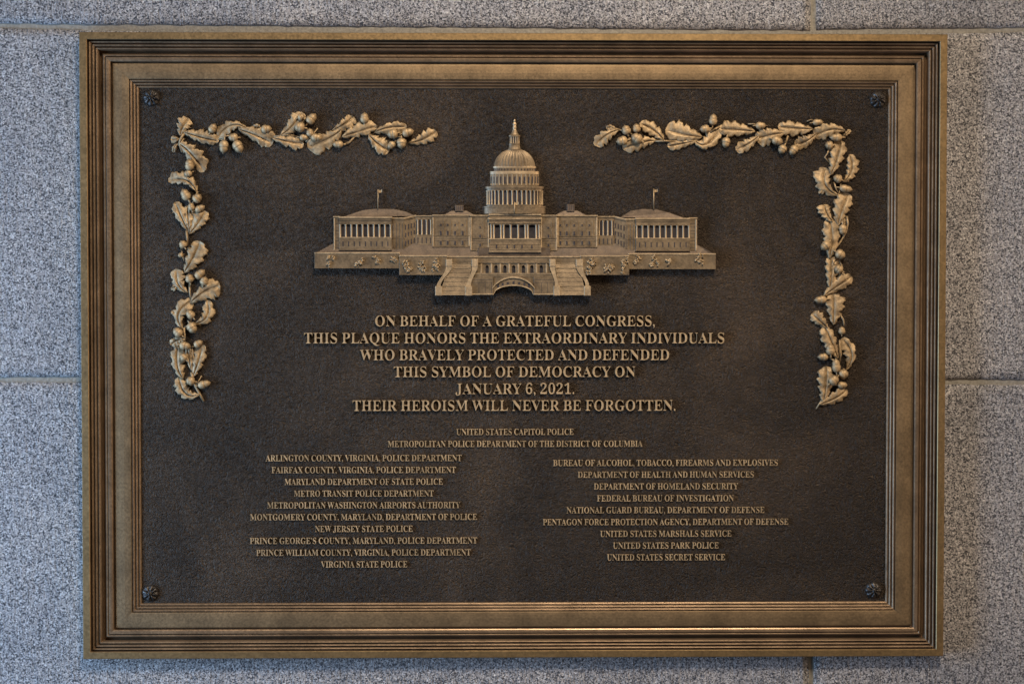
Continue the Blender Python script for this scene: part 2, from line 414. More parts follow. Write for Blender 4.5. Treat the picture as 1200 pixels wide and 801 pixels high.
GLYPHS = {
 'A': (0.65, '55 0 -13 0 -13 9;-13 18 -13 27 6 27;22 33 35 45 48 57;60 79 73 111 151 305;229 500 307 694 316 694;325 693 334 693 413 505;493 317 572 129 587 93;601 67 612 51 623 35;639 27 660 27 660 18;660 9 660 0 554 0;447 0 341 0 341 9;341 18 341 27 395 27;422 41 422 68 422 77;417 95 406 121 396 146;386 172 376 197 302 197;228 197 154 197 142 166;129 136 117 105 115 100;114 95 113 88 112 81;111 75 111 72 111 42;135 27 184 27 186 27;188 27 190 27 190 18;190 9 190 0 122 0|200 318 169 239 233 239;296 239 360 239 328 318;295 396 263 475 232 396'),
 'B': (0.659, '134 0 24 0 24 9;24 17 24 26 58 27;81 35 93 48 105 61;111 86 111 122 111 264;111 407 111 549 111 578;108 599 103 614 98 629;89 639 76 645 63 650;46 653 23 653 23 661;23 670 23 678 125 678;226 678 328 678 503 678;590 626 590 522 590 440;536 389 427 368 558 343;623 286 623 196 623 134;600 86 553 52 506 17;439 0 354 0 244 0|271 444 271 375 274 375;277 375 280 375 333 375;371 385 392 406 413 426;424 462 424 514 424 559;416 593 401 614 386 635;359 646 322 646 299 646;285 642 280 633 274 624;271 607 271 582 271 513|307 36 330 36 373 36;404 48 422 73 439 98;448 137 448 191 448 246;436 286 413 309 389 332;349 344 294 344 286 344;279 344 271 344 271 262;271 179 271 97 271 74;275 59 284 50 292 41'),
 'C': (0.697, '503 -16 382 -16 315 -16;256 -1 205 30 153 60;112 102 83 156 54 209;39 271 39 340 39 409;54 470 84 523 113 576;154 617 207 648 259 678;319 693 386 693 431 693;485 680 547 655 557 650;567 648 577 648 602 648;617 663 624 693 633 693;641 693 650 693 650 615;650 537 650 459 642 459;633 459 625 459 602 521;571 570 531 606 490 642;445 660 395 660 274 660;214 552 214 337 214 136;281 35 414 35 454 35;494 45 533 67 572 88;607 118 638 158 647 149;657 141 666 132 597 33'),
 'D': (0.738, '133 0 30 0 30 9;30 17 30 26 61 27;83 33 94 44 105 55;110 77 110 111 110 260;110 408 110 557 110 596;104 622 91 635 78 647;55 653 22 653 22 661;22 670 22 678 125 678;227 678 330 678 450 678;541 649 604 590 666 531;697 448 697 339 697 113;578 0 340 0 237 0|306 36 331 36 396 36;445 61 476 112 507 162;522 238 522 341 522 544;459 645 332 645 307 645;290 640 282 631 275 621;271 602 271 573 271 418;271 262 271 107 271 79;275 60 282 51 290 41'),
 'E': (0.658, '214 0 21 0 21 8;21 17 21 25 56 25;80 31 93 44 106 57;112 81 112 116 112 260;112 405 112 549 112 592;106 621 93 634 80 647;57 653 24 653 24 661;24 670 24 678 214 678;404 678 594 678 594 611;594 543 594 476 586 476;579 476 571 476 563 538;542 581 507 605 471 629;418 641 345 641 324 641;308 640 298 638 287 635;280 629 277 621 274 612;272 597 272 578 272 507;272 437 272 366 277 366;283 366 288 366 333 366;365 378 386 401 407 424;421 461 429 514 437 514;445 514 453 514 453 401;453 289 453 176 445 176;436 176 428 176 425 216;417 247 407 270 396 293;380 309 359 318 338 327;310 331 276 331 275 331;273 331 272 331 272 254;272 177 272 100 272 75;277 59 286 52 295 45;314 41 343 41 392 41;433 47 467 58 500 69;529 86 552 112 575 137;595 170 612 213 621 213;631 213 640 213 626 142;613 71 599 0 406 0'),
 'F': (0.602, '143 0 23 0 23 9;23 17 23 26 58 29;81 37 93 50 105 63;111 88 111 125 111 269;111 414 111 558 111 594;105 618 92 630 79 642;55 650 21 653 21 661;21 670 21 678 209 678;398 678 586 678 586 611;586 543 586 476 578 476;570 476 562 476 555 517;544 550 529 574 514 598;491 615 462 626 432 637;392 642 342 642 323 642;308 641 298 640 287 638;280 634 277 627 273 620;271 609 271 593 271 518;271 443 271 368 275 368;279 368 283 368 327 368;360 380 381 403 402 426;416 463 423 516 432 516;441 516 450 516 450 403;450 289 450 176 441 176;433 176 424 176 417 235;403 276 382 299 361 322;327 333 281 333 278 333;274 333 271 333 271 262;271 191 271 120 271 96;274 77 280 64 285 50;296 40 312 35 328 30;351 27 382 26 382 17;382 9 382 0 262 0'),
 'G': (0.756, '488 -15 399 -15 327 -15;264 0 211 29 157 58;115 100 86 153 56 206;41 269 41 341 41 410;56 471 86 524 115 577;156 618 208 648 259 678;318 693 383 693 435 693;491 681 550 656 560 651;569 649 577 649 588 649;597 653 604 660 611 667;617 678 624 693 633 693;642 693 651 693 651 615;651 536 651 458 642 458;634 458 625 458 611 499;592 534 569 564 546 594;519 618 490 635 461 652;430 660 398 660 277 660;217 553 217 339 217 234;234 155 268 101 302 46;349 19 410 19 448 19;474 26 489 41 503 55;510 77 510 106 510 134;510 162 510 190 510 221;503 242 490 254 477 265;450 270 410 271 410 279;410 287 410 295 522 295;633 295 745 295 745 287;745 279 745 271 712 270;691 265 680 254 669 243;664 222 664 191 664 142;664 92 664 43 577 4'),
 'H': (0.779, '135 0 23 0 23 9;23 17 23 26 58 27;81 34 93 47 105 60;111 84 111 120 111 268;111 416 111 564 111 596;105 618 93 631 80 644;57 651 24 653 24 661;24 670 24 678 136 678;248 678 360 678 360 670;360 661 360 653 335 651;317 648 304 643 291 638;283 630 278 618 273 606;271 588 271 564 271 500;271 437 271 373 350 373;430 373 509 373 509 437;509 500 509 564 509 588;507 606 502 618 498 630;490 638 477 643 464 648;445 651 420 653 420 661;420 670 420 678 532 678;643 678 755 678 755 670;755 661 755 653 720 650;697 643 686 632 675 620;669 597 669 564 669 416;669 268 669 120 669 87;675 63 687 49 698 35;721 27 755 26 755 17;755 9 755 0 643 0;532 0 420 0 420 9;420 17 420 26 454 27;477 34 490 46 503 57;509 82 509 120 509 190;509 259 509 329 430 329;350 329 271 329 271 259;271 190 271 120 271 84;277 60 289 47 301 34;325 27 360 26 360 17;360 9 360 0 248 0'),
 'I': (0.388, '135 0 20 0 20 9;20 17 20 26 53 29;77 37 91 48 105 59;112 81 112 112 112 267;112 421 112 576 112 607;106 627 94 637 82 646;57 652 20 653 20 661;20 670 20 678 135 678;249 678 364 678 364 670;364 661 364 653 329 652;305 646 292 637 278 627;272 607 272 576 272 422;272 269 272 115 272 94;274 78 279 66 284 54;293 45 307 39 320 33;340 29 366 26 366 17;366 9 366 0 251 0'),
 'J': (0.492, '307 -97 162 -97 130 -97;102 -91 77 -80 52 -69;32 -53 17 -33 2 -13;-5 9 -5 34 -5 58;2 77 16 91 30 104;47 111 66 111 87 111;105 105 118 92 131 79;138 62 138 41 138 26;134 12 126 -2 118 -16;114 -25 114 -29 114 -50;128 -60 156 -60 181 -60;198 -52 207 -37 216 -22;220 1 220 32 220 203;220 375 220 546 220 573;217 594 212 609 207 624;197 634 182 641 167 647;146 651 118 653 118 661;118 670 118 678 235 678;351 678 468 678 468 670;468 661 468 653 443 651;425 647 412 642 399 636;391 626 387 612 382 597;380 575 380 546 380 408;380 270 380 132 380 -21'),
 'K': (0.76, '136 0 24 0 24 9;24 17 24 26 59 27;82 34 94 47 106 60;112 84 112 120 112 268;112 416 112 564 112 596;106 619 94 632 81 645;58 652 25 653 25 661;25 670 25 678 137 678;249 678 361 678 361 670;361 661 361 653 336 651;318 648 305 643 292 638;284 630 279 618 274 606;272 588 272 564 272 492;272 420 272 348 341 417;409 487 478 556 505 583;519 606 519 623 519 643;490 653 433 653 433 661;433 670 433 678 530 678;626 678 723 678 723 670;723 661 723 653 719 653;714 653 710 653 653 653;587 614 513 537 476 499;440 462 403 424 499 306;594 187 690 69 702 54;714 44 725 37 736 30;752 27 773 26 773 17;773 9 773 0 655 0;536 0 418 0 418 9;418 17 418 26 433 26;445 26 456 27 466 28;474 29 479 31 491 36;497 42 497 51 497 61;488 77 471 98 413 171;355 245 297 318 289 310;280 303 272 295 272 237;272 178 272 120 272 84;278 60 290 47 302 34;326 27 361 26 361 17;361 9 361 0 249 0'),
 'L': (0.635, '215 0 23 0 23 9;23 17 23 26 58 27;81 34 93 47 105 60;111 84 111 120 111 268;111 416 111 564 111 597;105 620 93 633 80 645;57 652 24 653 24 661;24 670 24 678 140 678;256 678 372 678 372 670;372 661 372 653 345 653;325 651 310 646 295 641;285 633 280 620 274 607;271 589 271 564 271 417;271 270 271 123 271 100;273 82 276 70 279 58;287 50 298 47 309 43;325 41 348 41 396 41;436 47 469 59 501 71;528 91 551 119 573 146;592 183 609 230 618 230;627 230 636 230 623 153;611 77 598 0 406 0'),
 'M': (0.944, '98 0 21 0 21 9;21 17 21 26 54 27;78 34 92 47 105 60;112 83 112 118 112 268;112 419 112 569 112 591;110 608 105 619 100 630;92 639 79 644 65 649;47 652 22 653 22 661;22 670 22 678 106 678;191 678 275 678 341 523;406 367 472 212 538 367;603 523 669 678 752 678;836 678 919 678 919 670;919 661 919 653 887 650;865 643 853 630 840 617;834 595 834 563 834 418;834 272 834 127 834 99;836 78 841 64 846 49;854 39 866 35 878 30;895 27 918 26 918 17;918 9 918 0 808 0;699 0 589 0 589 9;589 17 589 26 613 28;631 32 644 37 657 42;665 52 670 66 675 79;677 99 677 124 677 281;677 437 677 594 594 396;512 198 429 0 420 0;411 0 402 0 320 193;239 386 157 579 157 426;157 272 157 119 157 81;164 56 178 44 192 32;217 26 252 26 252 17;252 9 252 0 175 0'),
 'N': (0.735, '609 -16 600 -16 453 163;306 342 159 521 159 386;159 252 159 117 159 82;165 58 177 46 188 34;212 27 248 26 248 17;248 9 248 0 174 0;101 0 27 0 27 9;27 17 27 26 50 27;68 30 81 35 93 40;101 49 106 62 111 75;113 93 113 117 113 271;113 424 113 578 79 620;59 642 54 645 47 648;38 651 27 653 27 661;27 670 27 678 96 678;164 678 233 678 349 536;466 393 582 251 582 355;582 458 582 562 582 586;580 604 575 617 570 629;562 638 549 643 536 648;518 651 493 653 493 661;493 670 493 678 567 678;640 678 714 678 714 670;714 661 714 653 679 652;656 645 645 633 634 620;628 596 628 561 628 369;628 176 628 -16 619 -16'),
 'O': (0.782, '439 -16 388 -16 339 -16;293 -7 251 11 209 29;172 54 141 86 109 118;84 156 67 199 50 242;41 289 41 339 41 389;50 436 67 479 84 522;109 559 141 592 173 624;210 649 254 667 296 685;344 694 395 694 444 694;490 685 532 668 574 650;611 625 642 594 673 562;698 524 716 481 733 438;742 390 742 339 742 289;733 242 716 199 698 156;673 118 641 86 609 54;572 29 529 11 486 -7|339 18 394 18 508 18;565 125 565 339 565 444;549 524 518 579 486 633;442 660 387 660 273 660;216 553 216 339 216 234;232 155 264 100 296 45'),
 'P': (0.622, '135 0 23 0 23 9;23 17 23 26 58 27;81 34 93 47 105 60;111 84 111 120 111 268;111 416 111 564 111 596;105 618 93 631 80 644;57 651 24 653 24 661;24 670 24 678 122 678;220 678 318 678 403 678;464 670 500 655 534 640;561 619 580 592 599 565;609 532 609 494 609 437;588 392 546 358 504 323;442 306 360 306 330 306;301 306 271 306 271 244;271 182 271 120 271 84;277 60 289 47 301 34;325 27 360 26 360 17;360 9 360 0 248 0|271 426 271 342 281 342;290 342 300 342 349 342;384 353 405 376 425 399;435 437 435 490 435 542;427 580 410 605 393 630;363 642 322 642 302 642;289 638 282 631 275 624;271 611 271 593 271 509'),
 'Q': (0.782, '618 -172 563 -172 427 -172;332 -115 278 -1 229 16;186 42 151 75 116 108;89 147 70 192 51 237;41 286 41 339 41 389;50 436 67 479 84 522;109 559 141 592 173 624;210 649 254 667 296 685;344 694 395 694 444 694;490 685 532 668 574 650;611 625 642 594 673 562;698 524 716 481 733 438;742 390 742 339 742 258;720 188 676 128 632 67;571 25 492 0 529 -80;586 -120 662 -120 683 -120;706 -116 732 -109 734 -118;735 -128 737 -137 676 -160|340 18 395 18 509 18;566 125 566 339 566 444;550 524 518 579 486 633;442 660 387 660 273 660;216 553 216 339 216 234;232 155 265 100 297 45'),
 'R': (0.704, '135 0 23 0 23 9;23 17 23 26 58 27;81 34 93 47 105 60;111 84 111 120 111 268;111 416 111 564 111 596;105 618 93 631 80 644;57 651 24 653 24 661;24 670 24 678 124 678;223 678 323 678 423 678;498 663 547 634 596 605;621 559 621 498 621 415;570 360 469 333 527 247;585 161 643 75 654 58;665 46 674 38 683 30;695 26 712 26 713 26;714 26 715 26 715 17;715 9 715 0 645 0;574 0 504 0 436 105;368 211 300 316 290 316;281 316 271 316 271 251;271 185 271 120 271 84;277 60 289 47 301 34;325 27 360 26 360 17;360 9 360 0 248 0|271 423 271 348 282 348;292 348 303 348 355 348;393 360 417 385 440 409;452 447 452 500 452 595;413 642 334 642 307 642;290 638 282 629 275 620;271 602 271 574 271 499'),
 'S': (0.581, '73 -16 64 -16 64 68;64 151 64 235 74 235;83 235 93 235 109 162;133 109 166 74 199 39;241 22 293 22 331 22;361 33 383 54 404 75;415 101 415 133 415 177;388 212 335 238 304 253;273 269 242 284 184 313;141 343 115 376 88 409;74 448 74 494 74 535;83 570 100 600 117 629;141 652 172 669 202 686;236 694 275 694 295 694;317 692 342 687 366 682;392 676 420 667 425 666;430 664 434 664 438 663;442 662 446 662 463 662;474 673 477 694 486 694;496 694 505 694 505 621;505 548 505 475 497 475;488 475 480 475 471 512;456 545 437 573 418 601;395 623 370 639 344 654;317 662 289 662 255 662;228 653 208 635 188 617;178 594 178 566 178 540;187 518 204 501 221 484;247 467 281 451 313 436;345 421 377 406 418 387;449 368 473 347 495 326;512 304 521 280 530 256;535 229 535 198 535 155;525 118 505 86 484 54;455 29 418 12 381 -6;337 -15 286 -15 269 -15;253 -14 236 -12 219 -9;203 -5 187 1 170 7;157 11 147 14 136 17;129 18 126 18 115 18;108 15 103 11 98 5;94 -3 91 -16 82 -16'),
 'T': (0.63, '254 0 137 0 137 9;137 17 137 26 173 26;198 33 212 46 225 59;232 84 232 120 232 295;232 470 232 645 229 645;225 645 222 645 169 645;128 630 97 601 66 571;48 528 43 473 34 473;25 473 16 473 16 541;16 610 16 678 214 678;413 678 611 678 611 609;611 541 611 472 603 472;594 472 586 472 575 587;513 645 400 645 397 645;395 645 392 645 392 470;392 295 392 120 392 83;398 58 412 45 425 32;450 26 488 26 488 17;488 9 488 0 371 0'),
 'U': (0.733, '458 -19 369 -19 277 -19;211 1 170 43 129 83;109 146 109 231 109 342;109 453 109 564 109 596;103 618 91 631 78 644;55 651 22 653 22 661;22 670 22 678 134 678;246 678 358 678 358 670;358 661 358 653 333 651;315 648 302 643 289 638;280 630 275 618 271 606;269 588 269 564 269 445;269 327 269 208 269 149;280 105 303 77 325 47;360 33 409 33 526 33;584 101 584 237 584 346;584 454 584 563 584 596;578 618 565 631 552 643;527 650 489 653 489 661;489 670 489 678 561 678;634 678 706 678 706 670;706 661 706 653 675 649;655 641 645 628 634 615;629 593 629 563 629 465;629 368 629 270 629 167;608 93 566 48 523 3'),
 'V': (0.637, '325 -19 316 -19 233 176;149 372 66 567 55 591;45 611 34 626 23 641;4 650 -21 653 -21 661;-21 670 -21 678 91 678;202 678 314 678 314 670;314 661 314 653 283 653;261 650 248 644 234 637;227 626 227 610 227 600;231 584 240 563 288 446;337 330 385 213 429 329;474 446 518 562 525 580;528 596 528 609 528 626;522 637 509 643 495 649;474 652 445 653 445 661;445 670 445 678 516 678;587 678 658 678 658 670;658 661 658 653 637 653;621 647 608 637 595 626;582 603 569 570 493 374;418 177 342 -19 333 -19'),
 'W': (0.91, '264 -16 254 -16 185 184;117 385 48 585 40 608;32 625 23 636 14 647;-2 652 -23 653 -23 661;-23 670 -23 678 74 678;172 678 269 678 269 670;269 661 269 653 248 652;232 649 223 643 214 637;209 626 209 611 209 597;213 578 220 555 257 446;295 337 332 228 371 327;409 426 448 525 441 548;433 571 426 594 419 617;409 632 398 640 387 647;368 651 341 653 341 661;341 670 341 678 445 678;550 678 654 678 654 670;654 661 654 653 608 653;585 640 585 613 585 605;588 592 594 575 631 466;669 356 706 247 739 348;772 449 805 550 813 574;817 592 817 605 817 622;812 634 801 641 790 648;773 652 749 653 749 661;749 670 749 678 809 678;869 678 929 678 929 670;929 661 929 653 910 650;895 641 885 627 875 613;865 592 856 565 792 371;728 178 664 -16 655 -16;646 -16 637 -16 581 143;526 301 470 460 408 301;345 143 283 -16 273 -16'),
 'X': (0.701, '98 0 17 0 17 9;17 17 17 26 60 26;99 50 134 99 185 169;237 240 288 310 231 398;173 487 116 575 99 600;84 620 71 633 57 646;41 653 24 653 23 653;22 653 21 653 21 661;21 670 21 678 135 678;249 678 363 678 363 670;363 661 363 653 356 653;348 653 341 653 302 653;283 641 283 618 283 609;289 595 300 578 331 529;363 480 394 431 422 473;451 514 479 556 496 581;505 601 505 616 505 640;482 652 436 653 436 661;436 670 436 678 518 678;600 678 682 678 682 670;682 661 682 653 680 653;679 653 677 653 648 653;622 645 600 630 577 614;554 589 531 556 493 502;456 448 418 394 484 291;549 188 615 85 628 66;639 51 650 41 660 31;672 26 687 26 688 26;690 26 691 26 691 17;691 9 691 0 579 0;467 0 355 0 355 9;355 17 355 26 357 26;360 26 362 26 409 26;432 38 432 61 432 74;424 93 409 118 377 169;344 221 312 272 276 221;241 171 205 120 192 101;185 84 185 67 185 40;210 26 259 26 259 17;259 9 259 0 178 0'),
 'Y': (0.634, '263 0 151 0 151 9;151 17 151 26 186 27;209 34 221 47 233 60;239 84 239 120 239 169;239 217 239 266 182 369;126 473 69 576 51 609;35 631 21 639 14 643;8 646 1 648 -6 650;-13 651 -20 652 -20 661;-20 669 -20 678 89 678;199 678 308 678 308 669;308 661 308 652 302 652;297 652 291 652 273 652;259 649 248 644 237 638;232 630 232 620 232 611;236 598 244 583 286 501;328 418 370 336 412 406;454 475 496 545 511 570;519 591 519 607 519 637;494 652 444 652 442 652;441 652 439 652 439 661;439 669 439 678 511 678;582 678 654 678 654 669;654 661 654 652 637 650;622 643 609 632 596 621;583 604 570 583 513 490;456 396 399 303 399 242;399 181 399 120 399 84;405 60 417 47 429 34;453 27 488 26 488 17;488 9 488 0 376 0'),
 'Z': (0.658, '222 0 30 0 30 5;30 11 30 16 157 224;284 432 411 640 380 640;350 640 319 640 275 640;239 635 211 626 182 616;159 599 140 575 121 550;105 516 91 471 83 471;74 471 66 471 72 540;79 609 85 678 258 678;432 678 605 678 605 672;605 666 605 660 479 454;354 249 228 43 271 43;313 43 356 43 425 43;480 59 520 91 560 123;589 174 606 244 614 244;623 244 631 244 623 163;614 81 606 0 414 0'),
 '0': (0.559, '338 -10 280 -10 219 -10;171 5 135 36 99 67;73 110 58 165 42 220;34 285 34 359 34 433;42 497 58 552 73 607;99 649 135 679 171 709;220 724 281 724 339 724;386 709 422 679 457 649;483 606 500 552 517 497;525 432 525 358 525 284;517 220 500 165 483 110;457 67 421 36 385 5|243 55 280 55 317 55;342 82 353 135 364 188;370 263 370 358 370 453;364 527 353 580 342 633;318 659 281 659 244 659;219 633 207 580 195 527;189 453 189 358 189 263;195 188 207 135 219 82'),
 '1': (0.559, '235 0 97 0 97 18;97 35 97 53 124 53;152 53 179 53 196 53;209 58 217 67 225 76;229 93 229 118 229 285;229 452 229 619 204 588;181 563 161 544 140 525;120 515 100 515 84 515;70 522 59 535 48 548;42 566 42 589 62 594;84 602 110 613 135 624;163 641 196 666 219 683;243 701 266 718 303 718;341 718 378 718 378 518;378 318 378 118 378 97;381 81 388 70 395 59;408 53 429 53 456 53;483 53 510 53 510 35;510 18 510 0 372 0'),
 '2': (0.559, '193 0 35 0 35 34;35 69 35 103 84 153;134 204 183 254 224 296;256 333 278 365 300 397;315 428 324 457 333 486;337 518 337 553 337 591;330 619 316 637 302 654;283 663 259 663 225 663;201 649 188 620 174 591;167 547 167 490 129 490;98 498 75 513 51 528;39 553 39 589 39 613;47 635 64 656 80 677;104 693 137 706 170 718;210 724 259 724 334 724;391 709 430 680 469 650;488 609 488 558 488 535;484 512 476 490 467 468;453 444 434 418 415 392;388 362 355 328 322 293;280 252 230 205 197 173;163 142 130 110 208 110;285 110 363 110 384 110;401 116 416 128 431 140;441 157 446 179 449 189;451 200 454 210 474 210;493 210 513 210 511 140;510 70 508 0 350 0'),
 '6': (0.559, '369 -10 293 -10 244 -10;200 2 163 27 126 51;97 88 76 139 55 189;45 253 45 330 45 385;51 437 62 485 74 532;92 574 115 610 138 645;168 673 204 694 240 714;282 724 330 724 373 724;408 719 434 709 459 698;478 685 490 668 501 651;507 633 507 614 507 593;498 575 480 560 462 544;431 536 387 536 387 556;385 576 382 596 378 616;371 632 362 646 353 659;339 665 321 665 282 665;250 642 227 597 204 551;190 486 186 401 199 410;217 419 240 427 262 434;290 438 324 438 385 438;433 420 470 384 506 347;524 296 524 231 524 160;505 102 466 57 426 12|265 56 296 56 321 56;342 69 357 96 372 122;379 164 379 221 379 275;371 315 355 340 338 365;316 377 287 377 269 377;250 372 230 362 209 351;195 340 186 329 187 233;198 163 219 121 240 78'),
 ',': (0.219, '59 -112 59 -118 138 -96;176 -31 176 26 176 85;148 123 105 123 71 123;46 99 46 66 46 33;66 11 95 10 104 -26;92 -77 59 -99 59 -105'),
 '.': (0.219, '142 111 109 111 76 111;49 84 49 51 49 18;76 -9 109 -9 142 -9;169 18 169 51 169 84'),
 '’': (0.219, '59 451 59 445 133 467;173 524 173 598 173 649;147 691 106 691 72 691;46 670 46 630 46 598;67 575 99 571 101 531;100 499 59 464 59 458'),
}
# ------------------------------------------------------------------ the plaque
plaque = bpy.data.objects.new('commemorative_plaque', None)
col.objects.link(plaque)
plaque.empty_display_size = 0.1
plaque['label'] = 'large framed bronze plaque with domed building relief, oak garlands and raised lettering on granite wall'
plaque['category'] = 'plaque'

PW, PH = 1013 / 2.0, 731.2 / 2.0
PANEL_H = 2.2
# frame section: distance from the outer edge, height above the wall
def bead(d0, d1, h0, h1, base):
    n = 6
    return [(d0 + (d1 - d0) * (1 - cos(pi * k / n)) / 2, base + (h0 + (h1 - h0) * k / n - base) * sin(pi * k / n) ** 0.7 if 0 < k < n else base) for k in range(n + 1)]
def saw(d0, d1, hi, lo, lo2):
    # flat-topped reed that leans to the panel and rounds off on its inner side
    w = d1 - d0
    out = [(d0, lo), (d0 + .15, hi - .2), (d0 + .35, hi), (d0 + .28 * w, hi - .15)]
    h1 = out[-1][1]; dd = out[-1][0]
    for k in range(1, 6):
        a = pi / 2 * k / 5
        out.append((dd + (d1 - dd) * sin(a), h1 - (h1 - lo2) * (1 - cos(a))))
    return out
prof = [(0, 0.5), (0, RIM - 0.6), (0.6, RIM), (7.9, RIM), (8.4, RIM - .5), (8.6, 2.6), (9.9, 2.2)]
prof += saw(10.0, 12.8, 11.4, 1.6, 6.0) + [(12.9, 0.8), (13.8, 0.8)] + saw(13.9, 16.7, 11.2, 1.6, 6.0) + [(16.8, 0.8), (17.7, 0.8)] + saw(17.8, 20.6, 11.2, 1.6, 6.0)
prof += [(20.7, 1.6), (21.9, 2.2), (24.0, 4.8), (25.2, 7.6), (25.8, 9.4), (26.9, 9.4), (27.6, 8.8), (27.7, 2.2), (28.5, 2.0)]
prof += [(28.6, 9.8), (29.1, 10.4), (30.6, 10.3), (32.4, 9.9), (33.5, 9.2), (33.6, 2.0), (35.0, 1.8), (35.4, 6.4), (36.2, 6.9)]
prof += [(38, 7.1), (42, 7.3), (46, 7.4), (50, 7.2), (52.8, 6.9), (53.8, 6.6), (54.1, 2.6), (54.7, 2.4)]
prof += saw(54.9, 57.6, 6.4, 2.2, 3.2) + [(57.7, 1.4), (58.3, 1.4)] + saw(58.5, 61.0, 5.4, 1.4, 2.4) + [(61.1, .9), (61.7, .9)] + saw(61.9, 64.4, 4.4, 1.0, 1.7) + [(64.6, 0.6), (65.8, 0.6)]
NB = 4   # faces below this profile index are the flat rim
KX, KY = 1.035, 0.985
def frame_side(k):
    b = MB(); vs = []; fs = []
    for d, h in prof:
        x, y = PW - d * KX, PH - d * KY
        a, c = [((-x, y), (x, y)), ((x, y), (x, -y)), ((x, -y), (-x, -y)), ((-x, -y), (-x, y))][k]
        vs += [(a[0], a[1], h), (c[0], c[1], h)]
    for i in range(len(prof) - 1):
        fs.append((2 * i, 2 * i + 1, 2 * i + 3, 2 * i + 2))
    b.add(vs, fs)
    b.mi = [1 if prof[i][0] < 7.95 else 0 if 35.3 < prof[i][0] < 53.8 else 2 for i in range(len(fs))]
    o = b.build('frame_side', [M['frame'], M['rim'], M['moulding']], plaque)
    o['label'] = ['top side of the moulded bronze frame', 'right side of the moulded bronze frame',
                  'bottom side of the moulded bronze frame', 'left side of the moulded bronze frame'][k]
for k in range(4):
    frame_side(k)
px_, py_ = PW - 65.5 * KX, PH - 65.5 * KY
p = MB()
p.prism([(-px_ - 2, -py_ - 2), (px_ + 2, -py_ - 2), (px_ + 2, py_ + 2), (-px_ - 2, py_ + 2)], 0.4, PANEL_H, 0)
p.build('back_panel', M['panel'], plaque, 'dark brown cast panel with leathery texture')

# rosette screw covers
def rosette(px, py, rot):
    cx, cy = UV(px, py, 6)
    b = MB()
    n, m_ = 64, 10
    vs = []; fs = []
    for j in range(m_ + 1):
        t = j / m_
        for i in range(n):
            a = 2 * pi * i / n
            lobe = abs(cos(4 * (a + rot)))
            ro = 9.0 + 1.3 * lobe ** 0.5
            r = ro * t
            h = PANEL_H + 3.0 * sqrt(max(0, 1 - t ** 3)) + 1.5 * lobe * sin(pi * t) - 1.2 * (1 - lobe) ** 2 * (t > .25) * (1 - t) * 2
            h += 1.1 * math.exp(-((t - .42) / .09) ** 2) * (0.4 + lobe * .6)
            if t < .26:
                h = PANEL_H + 4.6 + 1.4 * cos(t / .26 * pi / 2) + 0.35 * cos(6 * a)
            if j == m_:
                h = PANEL_H - .3
            vs.append((cx + r * cos(a), cy + r * sin(a), h))
    for j in range(m_):
        for i in range(n):
            i2 = (i + 1) % n
            fs.append((j * n + i, j * n + i2, (j + 1) * n + i2, (j + 1) * n + i))
    b.add(vs, fs, 0, True)
    b.build('rosette', M['rosette'], plaque)
for q, r in (((176.8, 114.3), .1), ((1029.8, 116.5), .3), ((175.6, 695), .2), ((1024.4, 691.5), 0)):
    rosette(q[0], q[1], r)

# ------------------------------------------------------------------ lettering
def glyph_curve(ch, off, ext, bev, thin=0.018):
    """glyph outline (units of the em) -> mesh, cap height 0.678"""
    adv, s = GLYPHS[ch]
    cu = bpy.data.curves.new('glyph', 'CURVE')
    cu.dimensions = '2D'; cu.fill_mode = 'BOTH'
    cu.resolution_u = 3
    contours = [[[float(t) / 1000 for t in q.split()] for q in sp.split(';')] for sp in s.split('|')]
    def sarea(c):
        return sum(c[i - 1][2] * c[i][3] - c[i][2] * c[i - 1][3] for i in range(len(c)))
    sgn = 1 if sarea(max(contours, key=lambda c: abs(sarea(c)))) > 0 else -1
    for pts in contours:
        # thin the upright strokes only: move every point sideways, into the stroke
        shift_ = []
        for i, q in enumerate(pts):
            nx = 0.0
            p, r = pts[i - 1], pts[(i + 1) % len(pts)]
            d_in = (q[2] - q[0], q[3] - q[1]); d_out = (q[4] - q[2], q[5] - q[3])
            if hypot(*d_in) < 1e-4: d_in = (q[2] - p[2], q[3] - p[3])
            if hypot(*d_out) < 1e-4: d_out = (r[2] - q[2], r[3] - q[3])
            for d in (d_in, d_out):
                l = hypot(*d) or 1
                c = sgn * d[1] / l                # outward normal, x part
                if abs(c) > abs(nx): nx = c
            shift_.append(-thin * nx)
        pts = [[q[0] + k, q[1], q[2] + k, q[3], q[4] + k, q[5]] for q, k in zip(pts, shift_)]
        bz = cu.splines.new('BEZIER')
        bz.bezier_points.add(len(pts) - 1)
        for bp, q in zip(bz.bezier_points, pts):
            bp.handle_left_type = bp.handle_right_type = 'FREE'
            bp.handle_left = (q[0], q[1], 0); bp.co = (q[2], q[3], 0); bp.handle_right = (q[4], q[5], 0)
        bz.use_cyclic_u = True
    cu.offset = off; cu.extrude = ext; cu.bevel_depth = bev; cu.bevel_resolution = 0
    o = bpy.data.objects.new('glyph', cu)
    col.objects.link(o)
    dg = bpy.context.evaluated_depsgraph_get(); dg.update()
    me = bpy.data.meshes.new_from_object(o.evaluated_get(dg))
    vs = [v.co.copy() for v in me.vertices]
    fs = [tuple(p.vertices) for p in me.polygons]
    bpy.data.objects.remove(o); bpy.data.curves.remove(cu); bpy.data.meshes.remove(me)
    return vs, fs, adv

def layout(text, cache):
    x = 0; out = []
    for ch in text:
        if ch == ' ':
            x += 0.25; continue
        ch = ch.replace("'", '’')
        adv = GLYPHS[ch][0]
        out.append((ch, x)); x += adv
    return out, x

